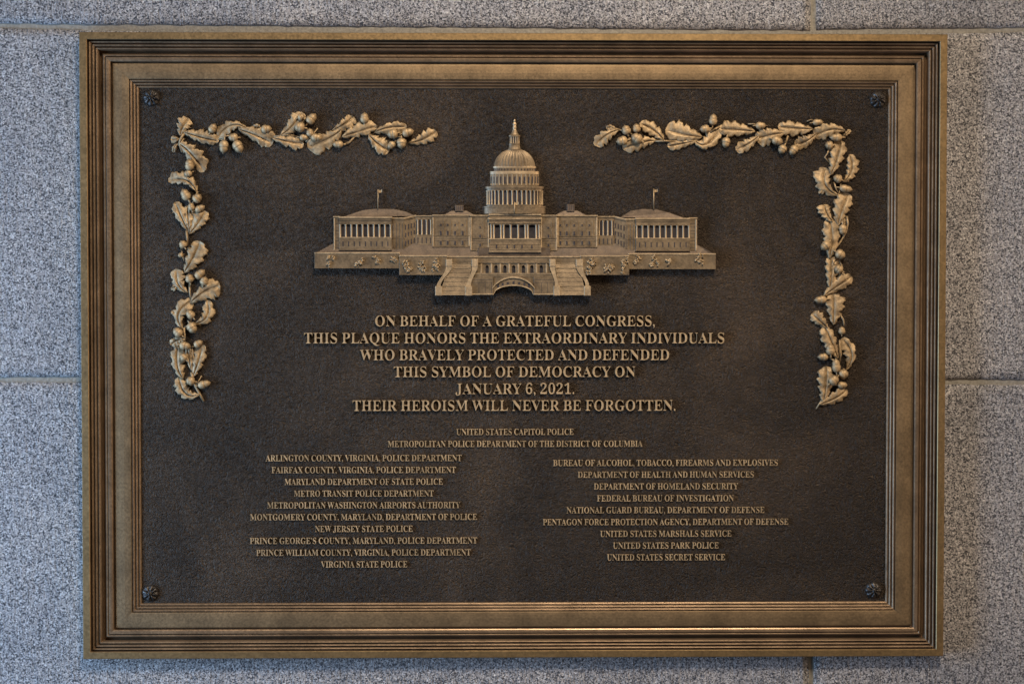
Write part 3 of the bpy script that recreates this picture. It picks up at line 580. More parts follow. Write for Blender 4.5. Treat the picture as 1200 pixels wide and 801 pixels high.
big = {}
def big_glyph(ch, em, H):
    if ch not in big:
        e = H / 2 / em
        vs, fs, adv = glyph_curve(ch, -0.0045, e - 0.006, 0.006)
        b = MB(); b.add([(v.x * em, v.y * em, v.z * em + PANEL_H + H / 2 - .1) for v in vs], fs)
        big[ch] = b.mesh('letter', [M['letter']])
    return big[ch]
BIG = [("ON BEHALF OF A GRATEFUL CONGRESS,", 438.8, 768, 382),
       ("THIS PLAQUE HONORS THE EXTRAORDINARY INDIVIDUALS", 356, 849.6, 402),
       ("WHO BRAVELY PROTECTED AND DEFENDED", 422, 785, 421.7),
       ("THIS SYMBOL OF DEMOCRACY ON", 461, 745, 441.4),
       ("JANUARY 6, 2021.", 533.7, 673.7, 461.3),
       ("THEIR HEROISM WILL NEVER BE FORGOTTEN.", 412.8, 792.4, 480.9)]
em = 12.2 / 0.678
for text, x0, x1, yb in BIG:
    lay, w = layout(text, None)
    a = UV(x0, yb, 5); b = UV(x1, yb, 5)
    y = (a[1] + b[1]) / 2
    sx = (b[0] - a[0]) / (w * em)
    for ch, x in lay:
        o = link('letter', big_glyph(ch, em, 4.2), plaque)
        o.location = (S * (a[0] + x * em * sx), 0, S * y)
        o.scale = (sx, 1, 1)

SMALL = [("UNITED STATES CAPITOL POLICE", 534.5, 672.5, 509.3),
 ("METROPOLITAN POLICE DEPARTMENT OF THE DISTRICT OF COLUMBIA", 454.2, 753, 523.3),
 ("ARLINGTON COUNTY, VIRGINIA, POLICE DEPARTMENT", 311.2, 541.2, 540),
 ("FAIRFAX COUNTY, VIRGINIA, POLICE DEPARTMENT", 318, 534.3, 553.9),
 ("MARYLAND DEPARTMENT OF STATE POLICE", 333.2, 519.2, 567.7),
 ("METRO TRANSIT POLICE DEPARTMENT", 344.2, 508.2, 581.5),
 ("METROPOLITAN WASHINGTON AIRPORTS AUTHORITY", 312.8, 539.3, 595.2),
 ("MONTGOMERY COUNTY, MARYLAND, DEPARTMENT OF POLICE", 292.8, 559.2, 609),
 ("NEW JERSEY STATE POLICE", 368.8, 483.8, 622.8),
 ("PRINCE GEORGE'S COUNTY, MARYLAND, POLICE DEPARTMENT", 292.5, 559.3, 636.7),
 ("PRINCE WILLIAM COUNTY, VIRGINIA, POLICE DEPARTMENT", 300, 551.8, 650.6),
 ("VIRGINIA STATE POLICE", 376.2, 477.5, 664.4),
 ("BUREAU OF ALCOHOL, TOBACCO, FIREARMS AND EXPLOSIVES", 648, 912, 545.5),
 ("DEPARTMENT OF HEALTH AND HUMAN SERVICES", 677, 883.8, 559.3),
 ("DEPARTMENT OF HOMELAND SECURITY", 695.8, 865, 573.1),
 ("FEDERAL BUREAU OF INVESTIGATION", 699.5, 860.2, 587),
 ("NATIONAL GUARD BUREAU, DEPARTMENT OF DEFENSE", 663.8, 896.2, 600.8),
 ("PENTAGON FORCE PROTECTION AGENCY, DEPARTMENT OF DEFENSE", 636, 924.2, 614.7),
 ("UNITED STATES MARSHALS SERVICE", 703.2, 857.5, 628.5),
 ("UNITED STATES PARK POLICE", 718.2, 842.5, 642.3),
 ("UNITED STATES SECRET SERVICE", 711.2, 850, 656.1)]
em = 7.1 / 0.678
small = {}
for text, x0, x1, yb in SMALL:
    lay, w = layout(text, None)
    a = UV(x0, yb, 4.5); b = UV(x1, yb, 4.5)
    y = (a[1] + b[1]) / 2
    sx = (b[0] - a[0]) / (w * em)
    mb = MB()
    for ch, x in lay:
        if ch not in small:
            small[ch] = glyph_curve(ch, -0.004, 0.10, 0.006, 0.012)
        vs, fs, adv = small[ch]
        mb.add([(a[0] + (x + v.x) * em * sx, y + v.y * em, v.z * em + PANEL_H + 1.0) for v in vs], fs)
    mb.build('inscription_line', M['letter'], plaque, 'raised small capitals reading ' + text.title())

# ------------------------------------------------------------------ oak garlands
def bez(a, b, c, t):
    # quadratic through a, (b at t=.5), c
    k = [2 * b[i] - (a[i] + c[i]) / 2 for i in (0, 1)]
    return tuple((1 - t) ** 2 * a[i] + 2 * t * (1 - t) * k[i] + t * t * c[i] for i in (0, 1))

def leaf(parent, base, mid, tip, hw, lift=0.0):
    """lobed oak leaf: domed blade with a sunk midrib, raised side veins and a thick rim down to the panel"""
    N, K = 40, 6          # K rings out to the rim
    hw *= 1.14
    dx, dy = tip[0] - base[0], tip[1] - base[1]
    tip = (tip[0] + dx * .05, tip[1] + dy * .05); base = (base[0] - dx * .04, base[1] - dy * .04)
    A = UV(*base, 7); B = UV(*mid, 7); C = UV(*tip, 7)
    # a bowed middle point is taken at face value, the curve is kept gentle
    nl = rnd.choice((3.5, 4, 4.5)); ph = rnd.uniform(0, .5); skew = rnd.uniform(-.25, .25)
    curl = rnd.uniform(-.9, .9); ln = hypot(C[0] - A[0], C[1] - A[1])
    blunt = rnd.choice((3.2, 4.5, 6, 8)); amp = rnd.uniform(.34, .52)
    H = min(3.4, 1.6 + hw * .16); wav = rnd.uniform(0, 6)
    b = MB(); vs = []; fs = []
    rows = []
    for i in range(N + 1):
        t = i / N
        p = bez(A, B, C, t)
        q0, q1 = bez(A, B, C, max(0, t - .02)), bez(A, B, C, min(1, t + .02))
        d = (q1[0] - q0[0], q1[1] - q0[1]); l = hypot(*d) or 1
        nrm = (-d[1] / l, d[0] / l)
        env = 1.34 * (.10 + .90 * t) ** .85 * (1 - t ** blunt) ** .6 * min(1, t * 9) ** .5
        env = min(env, 1.06)
        row = []
        for s in [q for q in range(-K - 2, K + 3) if abs(q) != K + 1]:
            side = 1 if s > 0 else -1
            x = (t * nl + ph + (0.5 if side > 0 else 0)) % 1.0
            # lobes lean to the tip: slow rise, sharp notch
            lob = 1.05 - amp + amp * (x ** 0.6 if x < .82 else (1 - x) / .18 * .90) + .05 * sin(t * 61 + side)
            v = side * (0, .05, .17, .38, .6, .8, 1, 1)[min(abs(s), K)] if abs(s) <= K else side * 1.0
            w = hw * env * (1 + skew * side) * (1 + (lob - 1) * abs(v) ** .8)
            av = abs(v)
            h = PANEL_H + 1.2 + lift + H * sin(pi * min(1, .12 + t * .95)) ** .5 * (1 - .5 * av ** 3)
            h += curl * v * 1.3 + .55 * sin(wav + t * 7) * (1 - av * .3)
            h -= 2.6 * math.exp(-(av / .07) ** 2) * (t < .93)                    # midrib groove
            h += .75 * cos(2 * pi * (t * nl + ph + (0.5 if side > 0 else 0) - .35 * av)) * av * (1 - .3 * av)   # veins
            h = max(h, PANEL_H + .8)
            if abs(s) == K + 2:
                h = PANEL_H - .3
            row.append((p[0] + nrm[0] * w * v, p[1] + nrm[1] * w * v, h))
        rows.append(row)
    n = len(rows[0])
    vs = [p for r in rows for p in r]
    for i in range(N):
        for j in range(n - 1):
            fs.append((i * n + j, i * n + j + 1, (i + 1) * n + j + 1, (i + 1) * n + j))
    b.add(vs, fs, 0, True)
    me_o = b.build('leaf', M['relief'], parent)
    return me_o

def acorn_mesh():
    b = MB()
    n = 14
    def rev(profile, flip=1):
        vs = []; fs = []
        for y, r in profile:
            for k in range(n):
                a = 2 * pi * k / n
                vs.append((r * cos(a), y, r * sin(a)))
        for i in range(len(profile) - 1):
            for k in range(n):
                fs.append((i * n + k, i * n + (k + 1) % n, (i + 1) * n + (k + 1) % n, (i + 1) * n + k))
        b.add(vs, fs, 0, True)
    rev([(-.50, .001), (-.49, .40), (-.38, .82), (-.22, .99), (-.08, 1.04), (-.02, 1.0), (.0, .86)])      # cup
    rev([(-.04, .86), (.10, .90), (.22, .86), (.34, .70), (.43, .45), (.475, .2), (.53, .10), (.55, .001)])  # nut
    b.tube([(0, -.72, -.1), (0, -.60, 0), (0, -.46, 0)], .16)
    return b.mesh('acorn', [M['relief']])
ACORN = acorn_mesh()
def acorn(parent, cx, cy, ang, ln, r, lift=0.0):
    """ang: direction the nut points to in the photo, degrees, 0 = right, 90 = up"""
    u, v = UV(cx, cy, 8)
    o = link('acorn', ACORN, parent)
    # mesh is in units (r, length, r): object scale sets the size
    o.scale = (r, r * .95, ln)
    o.rotation_euler = (0, -radians(ang - 90), 0)
    o.location = W3(u, v, PANEL_H + r * .55 + 1.2 + lift)
    return o

def garland(name_label, stems, leaves, acorns):
    def stem(pts, r):
        b = MB(); P3 = []
        for i in range(len(pts)):
            x, y = UV(*pts[i], 7)
            P3.append((x, y, PANEL_H + 1.8 + .8 * sin(i * 1.7)))
        return b.tube(P3, r, 0, 7, .7)
    g = stem(*stems[0]).build('oak_garland', M['relief'], plaque, name_label)
    for s in stems[1:]:
        stem(*s).build('twig', M['relief'], g)
    for i, L_ in enumerate(leaves):
        leaf(g, *L_)
    for a in acorns:
        acorn(g, *a)
    return g

L = [((211,158),(214,149),(220,139),8.5), ((216,155),(235,161),(254,165),10), ((209,169),(223,180),(237,200),11),
 ((208,168),(204,172),(203,178),3), ((209,163),(205,163),(200,163),4.5),
 ((288,151),(270,147),(255,163),8), ((280,152),(300,159),(317,168),10.5), ((305,151),(301,148),(297,152),3),
 ((328,158),(343,147),(352,132),9), ((319,161),(338,166),(354,168),9), ((390,152),(402,146),(413,137),8),
 ((399,152),(385,162),(362,172),11), ((402,160),(420,154),(440,148),10.5), ((440,155),(457,149),(475,149),9),
 ((433,158),(442,168),(455,176),10), ((480,167),(496,163),(510,154),8.5),
 ((229,225),(217,211),(198,213),8.5), ((220,270),(212,254),(205,238),8), ((222,269),(220,256),(219,242),6),
 ((222,273),(233,260),(239,248),9.5), ((216,318),(225,303),(233,284),11.5), ((219,342),(208,332),(207,316),8.5),
 ((212,330),(205,336),(201,336),4), ((224,354),(240,341),(256,336),12), ((214,384),(209,367),(225,353),9),
 ((208,372),(204,367),(202,364),3.5), ((227,378),(242,371),(241,352),9), ((216,399),(208,398),(200,404),5.5),
 ((214,442),(207,427),(208,407),10), ((224,434),(221,421),(219,409),5), ((226,440),(232,424),(236,405),9),
 ((233,461),(217,461),(210,442),9), ((212,455),(208,452),(205,449),3.5)]
A = [(249,150,60,11,4.8), (273,161,180,11,5), (262,172,265,15,5.6), (279,172,300,15,6), (312,151,5,12,5),
 (365,139,50,14,5.6), (351,149,170,12,6,2), (356,161,355,10,3.8), (363,155,100,9.5,4.6), (371,161,355,13,4.6), (353,137,20,8,4,1.5),
 (396,169,180,12,4.4,1), (427,138,90,12,5.2), (460,157,190,12,5.8,2.5), (478,155,15,14,5.2,1), (458.5,170,225,10,4.4), (470.5,168,270,12,5.8),
 (222,193,95,13,5.4,1.5), (220,203,200,9,4.6), (217,228,120,14,5.6), (231,232,45,11,5.6), (234,244,25,12,4.2),
 (224,242,100,9,4,1.5), (214,286,120,9,5), (211,299,200,6,3), (222,326,100,10,5,2), (234,321,40,14,5), (239,329,75,10,5),
 (223,368,130,11,5,2), (225,384,300,13,6), (208,389,140,12,5.6), (217,405,350,13,5,2), (232,402.5,30,11,4.4),
 (215,418,130,9,4.6,2.5), (223,446,170,10,5.4,1), (239,450,15,15,4.8)]
ST = [([(216,155),(211,163),(209,170)],1.7), ([(218,270),(219,280),(219,288)],1.6), ([(401,170),(410,166),(416,159)],1.5),
 ([(224,436),(226,446),(231,457),(238,470)],1.9), ([(226,432),(226,420),(225,408)],1.1), ([(222,246),(222,262),(220,276)],1.3),
 ([(222,330),(222,342),(223,350)],1.4), ([(231,224),(228,234),(222,242)],1.1), ([(256,162),(266,159),(276,160)],1), ([(320,160),(335,158),(350,160)],1.1),
 ([(476,165),(468,160),(455,158)],1.2), ([(215,384),(216,392),(216,400)],1.5), ([(224,372),(222,380),(215,384)],1.2), ([(427,145),(427,148),(424,152)],.9),
 ([(213,178),(210,170),(215,162)],1.3), ([(212,291),(213,298),(215,305)],1), ([(236,440),(229,452)],1.0), ([(372,150),(366,158),(358,166)],1)]
garland('oak leaf and acorn garland round the upper left corner', ST, L, A)

L = [((726,152),(711,158),(699,170),8.5), ((722,152),(717,149),(711,150),4), ((768,165),(751,167),(732,174),10), ((777,164),(767,153),(751,145),9.5),
 ((822,160),(804,158),(782,152),11.5), ((816,165),(800,168),(784,171),6), ((815,163),(828,169),(843,151),9), ((884,154),(864,152),(845,151),10.5),
 ((889,159),(878,168),(864,175),7.5), ((919,156),(903,158),(888,163),10.5), ((952,151),(932,150),(914,148),11), ((990,154),(973,152),(957,160),9.5),
 ((957,156),(946,165),(933,169),8), ((986,161),(992,157),(997,152),2.6), ((974,204),(981,186),(986,166),10), ((989,212),(998,199),(996,182),9),
 ((983,228),(967,216),(970,198),9.5), ((972,218),(966,222),(962,221),4.5), ((983,263),(987,246),(995,228),11), ((976,259),(969,249),(967,240),7.5),
 ((972,301),(975,280),(972,258),11), ((973,338),(974,320),(975,302),9.5), ((967,346),(982,335),(998,325),8.5), ((977,379),(977,362),(977,345),11.5),
 ((970,384),(961,376),(953,368),8), ((982,419),(975,401),(967,383),10.5), ((992,432),(998,414),(987,398),9), ((965,471),(968,451),(969,431),10.5),
 ((961,473),(978,467),(992,457),9), ((992,268),(989,262),(991,254),3.5), ((976,313),(979,306),(984,303),5)]
A = [(734,152,110,11,5.4), (746,150,95,10,5), (729,165,190,13,5.6), (746,162,150,13,6,2), (836,140,85,13,5), (826,151,185,11,4.8,1), (851,167,260,12,5),
 (892,147,0,12,4.4), (911,165,340,13,5.2,2), (917,175,240,10.5,5.2), (930,176,235,12,5), (959,143,5,12,3.8), (980,161,180,14,4.8,1), (972,170,180,9,5),
 (982,209,160,10,5), (992,221,350,15,4.4), (988,269,270,12,4.6), (967,288,225,12,5.4,2), (985,298,330,12,5.6,1.5), (982.5,315,150,10,5.4,2),
 (962,351,185,14,4.6), (987,387,90,9,4.2), (973,409,95,13,5.6,2), (965,418,180,12,4.4), (980,428,95,16,5.2,1), (989,438,20,11,6), (977,445,40,12,6,3), (988,451,0,11,4.2)]
ST = [([(726,152),(736,154),(745,160)],1.1), ([(768,165),(780,165),(795,166)],1.4), ([(844,148),(838,151),(833,155)],1.2), ([(924,159),(921,168)],1.3),
 ([(946,142),(951,140),(956,142)],.9), ([(972,174),(970,180),(967,184),(972,190)],1.1), ([(978,213),(980,221),(984,227),(986,215)],1.2),
 ([(993,253),(994,262),(992,272),(986,283),(976,296)],1.4), ([(984,305),(987,311),(984,322),(976,336)],1.1), ([(985,368),(989,375),(990,383)],1.3),
 ([(990,432),(986,438),(981,445),(968,462),(957,479)],1.4), ([(970,418),(978,422),(984,436)],1.2), ([(985,398),(984,408),(984,420)],1.3),
 ([(877,145),(885,145),(900,147)],.7), ([(984,425),(986,415),(985,402)],1.2)]
garland('oak leaf and acorn garland round the upper right corner', ST, L, A)

# ------------------------------------------------------------------ the domed building
H0 = PANEL_H - .2
CX = 603.1
bt = MB()
# lawns behind the terrace and the mass behind all walls
bt.slab([(369, 297), (391, 285), (573, 285), (573, 301), (369, 301)], [9.3, 4.5, 4.5, 9.3, 9.3], H0)
bt.slab([(838.4, 298), (816, 286), (634, 285), (634, 301), (838.4, 302)], [9.3, 4.5, 4.5, 9.3, 9.3], H0)
bt.box(560, 290, 645, 300, H0, 9.2)
bld = bt.build('domed_building', M['lawn'], plaque, 'raised relief of a domed capitol building with long wings and double staircase')
MBD = [M['build'], M['dark'], M['trim'], M['roof']]
def part(mb, name, label=None):
    return mb.build(name, MBD, bld, label)

# terrace walls
for x0, y0, x1, y1, h in ((368.5, 296.5, 468.5, 314.3, 10.2), (467.8, 299.8, 524, 322, 12.0), (680, 300, 737.3, 322, 12.0), (736.6, 297.6, 838.8, 315.2, 10.2)):
    t = MB()
    t.box(x0, y0, x1, y1, H0, h)
    t.box(x0 - .1, y0 - .9, x1 + .1, y0 + 1.0, H0, h + .8, .3, 2)
    t.box(x0, y1 - 1.0, x1, y1 + .2, H0, h + .6, .3)
    part(t, 'terrace_wall')
# shrubs on the terrace
def shrub(px, py, w, hgt, h):
    s = MB()
    lobes = [(rnd.uniform(-.28, .28) * w, rnd.uniform(-.33, .33) * hgt, rnd.uniform(.3, .58)) for _ in range(4)]
    for k in range(int(w * hgt / 4.2)):
        bx_, by_, br = lobes[k % len(lobes)]
        a = rnd.uniform(0, 2 * pi); r = sqrt(rnd.random()) * br
        u, v = UV(px + bx_ + r * w / 2 * cos(a), py + by_ + r * hgt / 2 * sin(a), h)
        q = rnd.uniform(.75, 1.35); tw = rnd.uniform(0, pi)
        ax_, ay = cos(tw), sin(tw)
        z = h + rnd.uniform(.8, 2.8)
        vs = [(u + ax_ * q * 1.5, v + ay * q * 1.5, z - .3), (u - ay * q * .8, v + ax_ * q * .8, z), (u - ax_ * q * 1.5, v - ay * q * 1.5, z - .3),
              (u + ay * q * .8, v - ax_ * q * .8, z), (u, v, z + .45), (u, v, h - .4)]
        s.add(vs, [(0, 1, 4), (1, 2, 4), (2, 3, 4), (3, 0, 4), (1, 0, 5), (2, 1, 5), (3, 2, 5), (0, 3, 5)])
    s.build('shrub', M['relief'], bld)
for px, py, w, g, h in ((387.5, 305.5, 9, 13, 10), (422, 306, 13, 12, 10), (440.5, 305, 11, 12, 10), (462, 306, 9, 13, 10), (478, 311, 13, 17, 12), (495.5, 311, 13, 15, 12),
                        (512.5, 311, 12, 17, 12), (692.5, 311.5, 13, 18, 12), (713.5, 311, 13, 16, 12), (731, 311, 11, 18, 12), (744.5, 304, 10, 11, 10),
                        (766.5, 306, 12, 12, 10), (785, 307, 9, 11, 10), (820, 303.5, 13, 13, 10)):
    shrub(px, py, w * 1.1, g * 1.05, h)

# columns share one mesh: 1 u wide and 1 u tall, scaled
cb = MB()
vs = []; fs = []
sides = 7
for y, r in ((0, .62), (.045, .62), (.05, .46), (.93, .42), (.94, .62), (1.0, .66)):
    for k in range(sides):
        a = pi * k / (sides - 1)
        vs.append((r * cos(a), y, r * 1.1 * sin(a)))
for i in range(5):
    for k in range(sides - 1):
        fs.append((i * sides + k, i * sides + k + 1, (i + 1) * sides + k + 1, (i + 1) * sides + k))
cb.add(vs, fs, 0, True)
COL = cb.mesh('column', [M['trim']])
def column(px, y0, y1, w, h):
    a = UV(px, y1, h); b = UV(px, y0, h)
    o = link('column', COL, bld)
    o.location = W3(a[0], a[1], h)
    o.scale = (w, w, b[1] - a[1])

def windows(mb, xs, ys, w, hh, h):
    """recessed window: dark pane sunk in a raised surround"""
    for x in xs:
        for y, k in zip(ys, hh):
            mb.box(x - w / 2 - .55, y - k / 2 - .5, x + w / 2 + .55, y + k / 2 + .5, h - .2, h + .6, .15)
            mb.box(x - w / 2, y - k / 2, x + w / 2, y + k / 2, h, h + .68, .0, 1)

def cornice(mb, x0, x1, y0, y1, h, mi=2):
    d = (y1 - y0)
    mb.box(x0 - .5, y0, x1 + .5, y0 + d * .38, H0, h + 1.6, .25, mi)
    mb.box(x0 - .1, y0 + d * .38, x1 + .1, y0 + d * .62, H0, h + .9, .15)
    mb.box(x0, y0 + d * .62, x1, y1, H0, h + .4, .15)

def portico_wing(x0, x1, yc0, yc1, y0, y1, yb, h, ncol, small_y):
    t = MB()
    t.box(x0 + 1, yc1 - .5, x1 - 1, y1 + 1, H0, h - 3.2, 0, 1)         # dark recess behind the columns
    t.box(x0, y1, x1, yb, H0, h)                                     # podium
    t.box(x0 - .2, y1 - .5, x1 + .2, y1 + .6, H0, h + .5, .2, 2)
    t.box(x0 - .3, yb - 1.2, x1 + .3, yb, H0, h + .6, .2)
    t.box(x0, yc1 + .5, x1, y0 + .2, H0, h - .4)                       # architrave
    cornice(t, x0, x1, yc0, yc1 + 1, h)
    st = (x1 - x0 - 2.4) / (ncol - 1)
    xs = [x0 + 1.2 + st * (k + .5) for k in range(ncol - 1)]
    for x in xs:
        t.box(x - .65, small_y - 3, x + .65, small_y + 2.6, h - .5, h + .08, 0, 1)
        t.box(x - 2.2, small_y - 4.2, x + 2.2, small_y - 3.4, h - .5, h + .3, .1)
    part(t, 'portico_wing')
    for k in range(ncol):
        column(x0 + 1.2 + st * k, y0, y1, 2.5, h - 2.4)

# left end wing and right end wing
t = MB(); t.box(391, 254.5, 398, 293, H0, 7.2); t.box(391, 254.5, 392.6, 293, H0, 8.0, .3, 2)
for y in range(262, 292, 4):
    t.box(393, y, 397, y + .5, 7.0, 7.25, 0, 1)
cornice(t, 390.8, 398, 253.2, 257.2, 7.2); part(t, 'end_pilaster')
portico_wing(397.5, 459, 253.8, 257.5, 262.8, 278.2, 293.2, 9.0, 10, 286)
t = MB(); t.box(808, 255.5, 816.8, 294, H0, 7.2); t.box(815.2, 255.5, 816.8, 294, H0, 8.0, .3, 2)
for y in range(262, 293, 4):
    t.box(809, y, 814.6, y + .5, 7.0, 7.25, 0, 1)
cornice(t, 808, 817, 254.8, 258.6, 7.2); part(t, 'end_pilaster')
portico_wing(744.9, 808.6, 255.2, 259, 264.2, 279.2, 294.2, 9.0, 10, 287)

def pilaster_wall(x0, x1, y0, y1, h, n, name='side_wall'):
    t = MB(); t.box(x0, y0, x1, y1, H0, h)
    for k in range(n):
        x = x0 + (x1 - x0) * (k + .5) / n
        t.box(x - .45, y0 + 6, x - .05, y1 - 1.5, h - .1, h + .05, 0, 1)
        t.box(x + .1, y0 + 5, x + .9, y1 - 1.5, h - .1, h + .5, .1)
    yy = y0 + (y1 - y0) * .62
    t.box(x0, yy, x1, yy + .6, H0, h + .6, .1)
    cornice(t, x0, x1, y0 - 1.2, y0 + 3, h)
    return t
part(pilaster_wall(459.6, 473.6, 256, 292.4, 6.6, 4), 'side_wall')
part(pilaster_wall(733, 744.4, 257.2, 293.6, 6.6, 3), 'side_wall')
def angled(xa, xb, ta, tb, ba, bb, ha, hb, n):
    t = MB()
    t.slab([(xa, ta), (xb, tb), (xb, bb), (xa, ba)], [ha, hb, hb, ha], H0)
    t.slab([(xa, ta - 1.2), (xb, tb - 1.2), (xb, tb + .6), (xa, ta + .6)], [ha + 1.5, hb + 1.5, hb + 1.5, ha + 1.5], H0, 2)
    t.slab([(xa, ta + .6), (xb, tb + .6), (xb, tb + 2), (xa, ta + 2)], [ha + .8, hb + .8, hb + .8, ha + .8], H0)
    for k in range(n):
        f = (k + .5) / n
        x = xa + (xb - xa) * f; y0 = ta + (tb - ta) * f; y1 = ba + (bb - ba) * f; h = ha + (hb - ha) * f
        for g0, g1 in ((.22, .38), (.48, .62), (.74, .90)):
            t.box(x - .6, y0 + (y1 - y0) * g0, x + .6, y0 + (y1 - y0) * g1, h - 1, h + .35, 0, 1)
    part(t, 'angled_wall')
angled(473.6, 487.3, 256, 252.8, 292.4, 286.8, 6.6, 3.9, 4)
angled(733, 719.4, 257.2, 254, 293.6, 287.4, 6.6, 3.9, 4)
def gallery(x0, x1, yt, y0, y1, yb, cols):
    t = MB()
    t.box(x0, yt, x1, yb, H0, 3.6, 0, 1)
    t.box(x0, yt + 2, x1, y0, H0, 4.6)
    cornice(t, x0, x1, yt, yt + 3, 4.4)
    t.box(x0, y1, x1, yb, H0, 5.2)
    n = 4
    for k in range(n):
        x = x0 + (x1 - x0) * (k + .5) / n
        t.box(x - .6, y1 + 3.4, x + .6, yb - 2, 5, 5.3, 0, 1)
    part(t, 'link_gallery')
    for x in cols:
        column(x, y0, y1, 2.1, 4.0)
gallery(487.3, 507, 252.4, 257.5, 275, 287, (489.5, 494.5, 500, 505))
gallery(700, 719.4, 253.2, 258.7, 276, 288, (702, 706.8, 712.2, 717.2))
def house_block(x0, x1, y0, y1, h, cols, rows, hs, w=1.5, name='house_wing'):
    t = MB()
    t.box(x0, y0, x1, y1, H0, h)
    cornice(t, x0, x1, y0, y0 + 3.4, h)
    t.box(x0, y0 + 3, x0 + 1.5, y1, H0, h + .6, .2, 2); t.box(x1 - 1.5, y0 + 3, x1, y1, H0, h + .6, .2, 2)
    yy = y0 + (y1 - y0) * .64
    t.box(x0, yy, x1, yy + .8, H0, h + .7, .2); t.box(x0, y1 - 1.2, x1, y1, H0, h + .8, .2)
    windows(t, cols, rows, w, hs, h)
    for x in cols:                                   # pilasters between windows
        t.box(x + 3.2, y0 + 7, x + 4.0, yy, h - .1, h + .5, .1)
    for y in (yy + 3.4, yy + 6.2):
        t.box(x0 + 1.6, y, x1 - 1.6, y + .35, h - .1, h + .12, 0, 1)
    part(t, name)
house_block(506.8, 550.8, 251.6, 289.5, 6.2, (516.7, 524.8, 533.4, 542.3), (263.5, 273.2, 284.3), (2.0, 5.0, 4.4), 1.9)
house_block(653, 700.2, 252, 289.9, 6.2, (656.8, 664.3, 673, 682.3, 690.8), (263.8, 273.6, 284.6), (2.0, 5.0, 4.4), 1.9)
house_block(551.2, 573.3, 251.8, 293.9, 7.6, (562.8,), (266.4, 276.7, 286.8), (1.7, 3.6, 3.2), 2.0)
house_block(633.6, 653, 251.8, 293.9, 7.6, (642.8,), (266.6, 276.9, 287.2), (1.7, 3.6, 3.2), 2.0)

# central portico
t = MB()
h = 10.2
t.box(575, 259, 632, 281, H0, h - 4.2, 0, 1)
t.box(574.5, 252.4, 632.8, 263.4, H0, h - .6)
for y0, y1, d, mi in ((250.6, 252.2, 1.6, 2), (252.2, 255.2, .4, 0), (255.2, 256.8, 1.8, 2), (256.8, 258.4, 1.0, 0), (258.4, 260.8, .3, 0), (260.8, 261.5, .7, 2)):
    t.box(573 - d * .3 - (.8 if y0 > 255 and y0 < 256 else 0), y0, 633.8 + d * .3, y1, H0, h + d - .4, .2, mi)
t.box(573.8, 279.6, 633.4, 288, H0, h + .4)
t.slab([(573.8, 284), (633.4, 284), (634.4, 295.6), (572.8, 295.6)], [h + .5, h + .5, h + 1.4, h + 1.4], H0)
for y in (286.5, 289.5, 292.5):
    t.box(573.4, y, 633.8, y + .3, h, h + 1.0 + (y - 284) * .06, 0, 0)
t.box(573.4, 279.2, 633.8, 280.6, H0, h + .9, .2, 2)
for x in (582, 594.5, 602.8, 611.7, 623.3):
    t.box(x - .8, 286.8, x + .8, 291, h, h + 1.45, 0, 1)
part(t, 'central_portico')
for x in (575.6, 578.8, 587.0, 590.3, 598.5, 607.2, 615.6, 618.6, 628.4, 632.0):
    column(x, 263, 279.8, 2.6, h - 2.6)

# small roofs
def hip(pts, hs, chim=None):
    t = MB(); t.slab(pts, hs, H0)
    if chim:
        t.box(*chim, H0, 6.6, .3)
        for k in range(4):
            x = chim[0] + (chim[2] - chim[0]) * (k + .5) / 4
            t.box(x - .4, chim[1] + .8, x + .4, chim[3] - 1.5, 6.3, 6.65, 0, 1)
    t.mi = [3 if q == 0 else q for q in t.mi]
    part(t, 'roof')
hip([(402, 254.2), (424, 246.6), (440, 244.6), (462, 244.9), (476, 248.2), (487, 253)], [6.2, 4.2, 3.9, 3.9, 4.2, 4.8])
hip([(727, 254.6), (739, 247), (753, 244.8), (770, 245.6), (784, 249.2), (802, 255.5)], [4.8, 4.2, 3.9, 3.9, 4.2, 6.2])
hip([(520, 252), (529, 247), (547, 247), (556, 252)], [6, 4.6, 4.6, 6], (533.3, 240.4, 543.2, 247.6))
hip([(650, 252.4), (661, 247), (677, 247), (687, 252.4)], [6, 4.6, 4.6, 6], (664.3, 239.4, 673.2, 247.6))

# drum and dome: half-round lathe set against the panel
def lathe(mb, prof_, k, cx=CX, n=40, mi=0, flute=0, amp=0.0):
    vs = []; fs = []
    for y, r in prof_:
        for i in range(n + 1):
            a = -pi / 2 + pi * i / n
            rr = r * (1 + amp * (abs(sin(flute * a)) - .5)) if flute else r
            u, v = UV(cx + rr * sin(a), y, 6)
            u0, v0 = UV(cx, y, 6)
            vs.append((u, v0, H0 + .3 + k * rr * cos(a)))
    for j in range(len(prof_) - 1):
        for i in range(n):
            b0 = j * (n + 1)
            fs.append((b0 + i, b0 + i + 1, b0 + n + 2 + i, b0 + n + 1 + i))
    mb.add(vs, fs, mi, False)
KD = .30
def ring_columns(R, y0, y1, w, n, k=KD, tall=True):
    for i in range(n):
        a = -pi / 2 + pi * (i + .5) / n
        x = CX + R * sin(a)
        column(x, y0, y1, w * (0.72 + .28 * cos(a)), H0 + .3 + k * R * cos(a) - .2)
t = MB()
lathe(t, [(250.6, 37), (250.4, 36.4), (243.6, 36.2), (243.2, 36.8), (241.8, 36.8), (241.6, 33)], KD)
part(t, 'drum_base')
t = MB()
lathe(t, [(242, 30.6), (222, 30.6)], KD * .82, mi=1)
lathe(t, [(241.8, 33.4), (240, 33.4), (239.8, 30)], KD)
lathe(t, [(223.6, 30), (223.4, 33.2), (221.4, 33.4), (221.2, 34.4), (219.6, 34.8), (218.4, 34.6), (218.2, 29)], KD, mi=0)
part(t, 'lower_drum')
ring_columns(32.6, 223.4, 240, 2.4, 18)
t = MB()
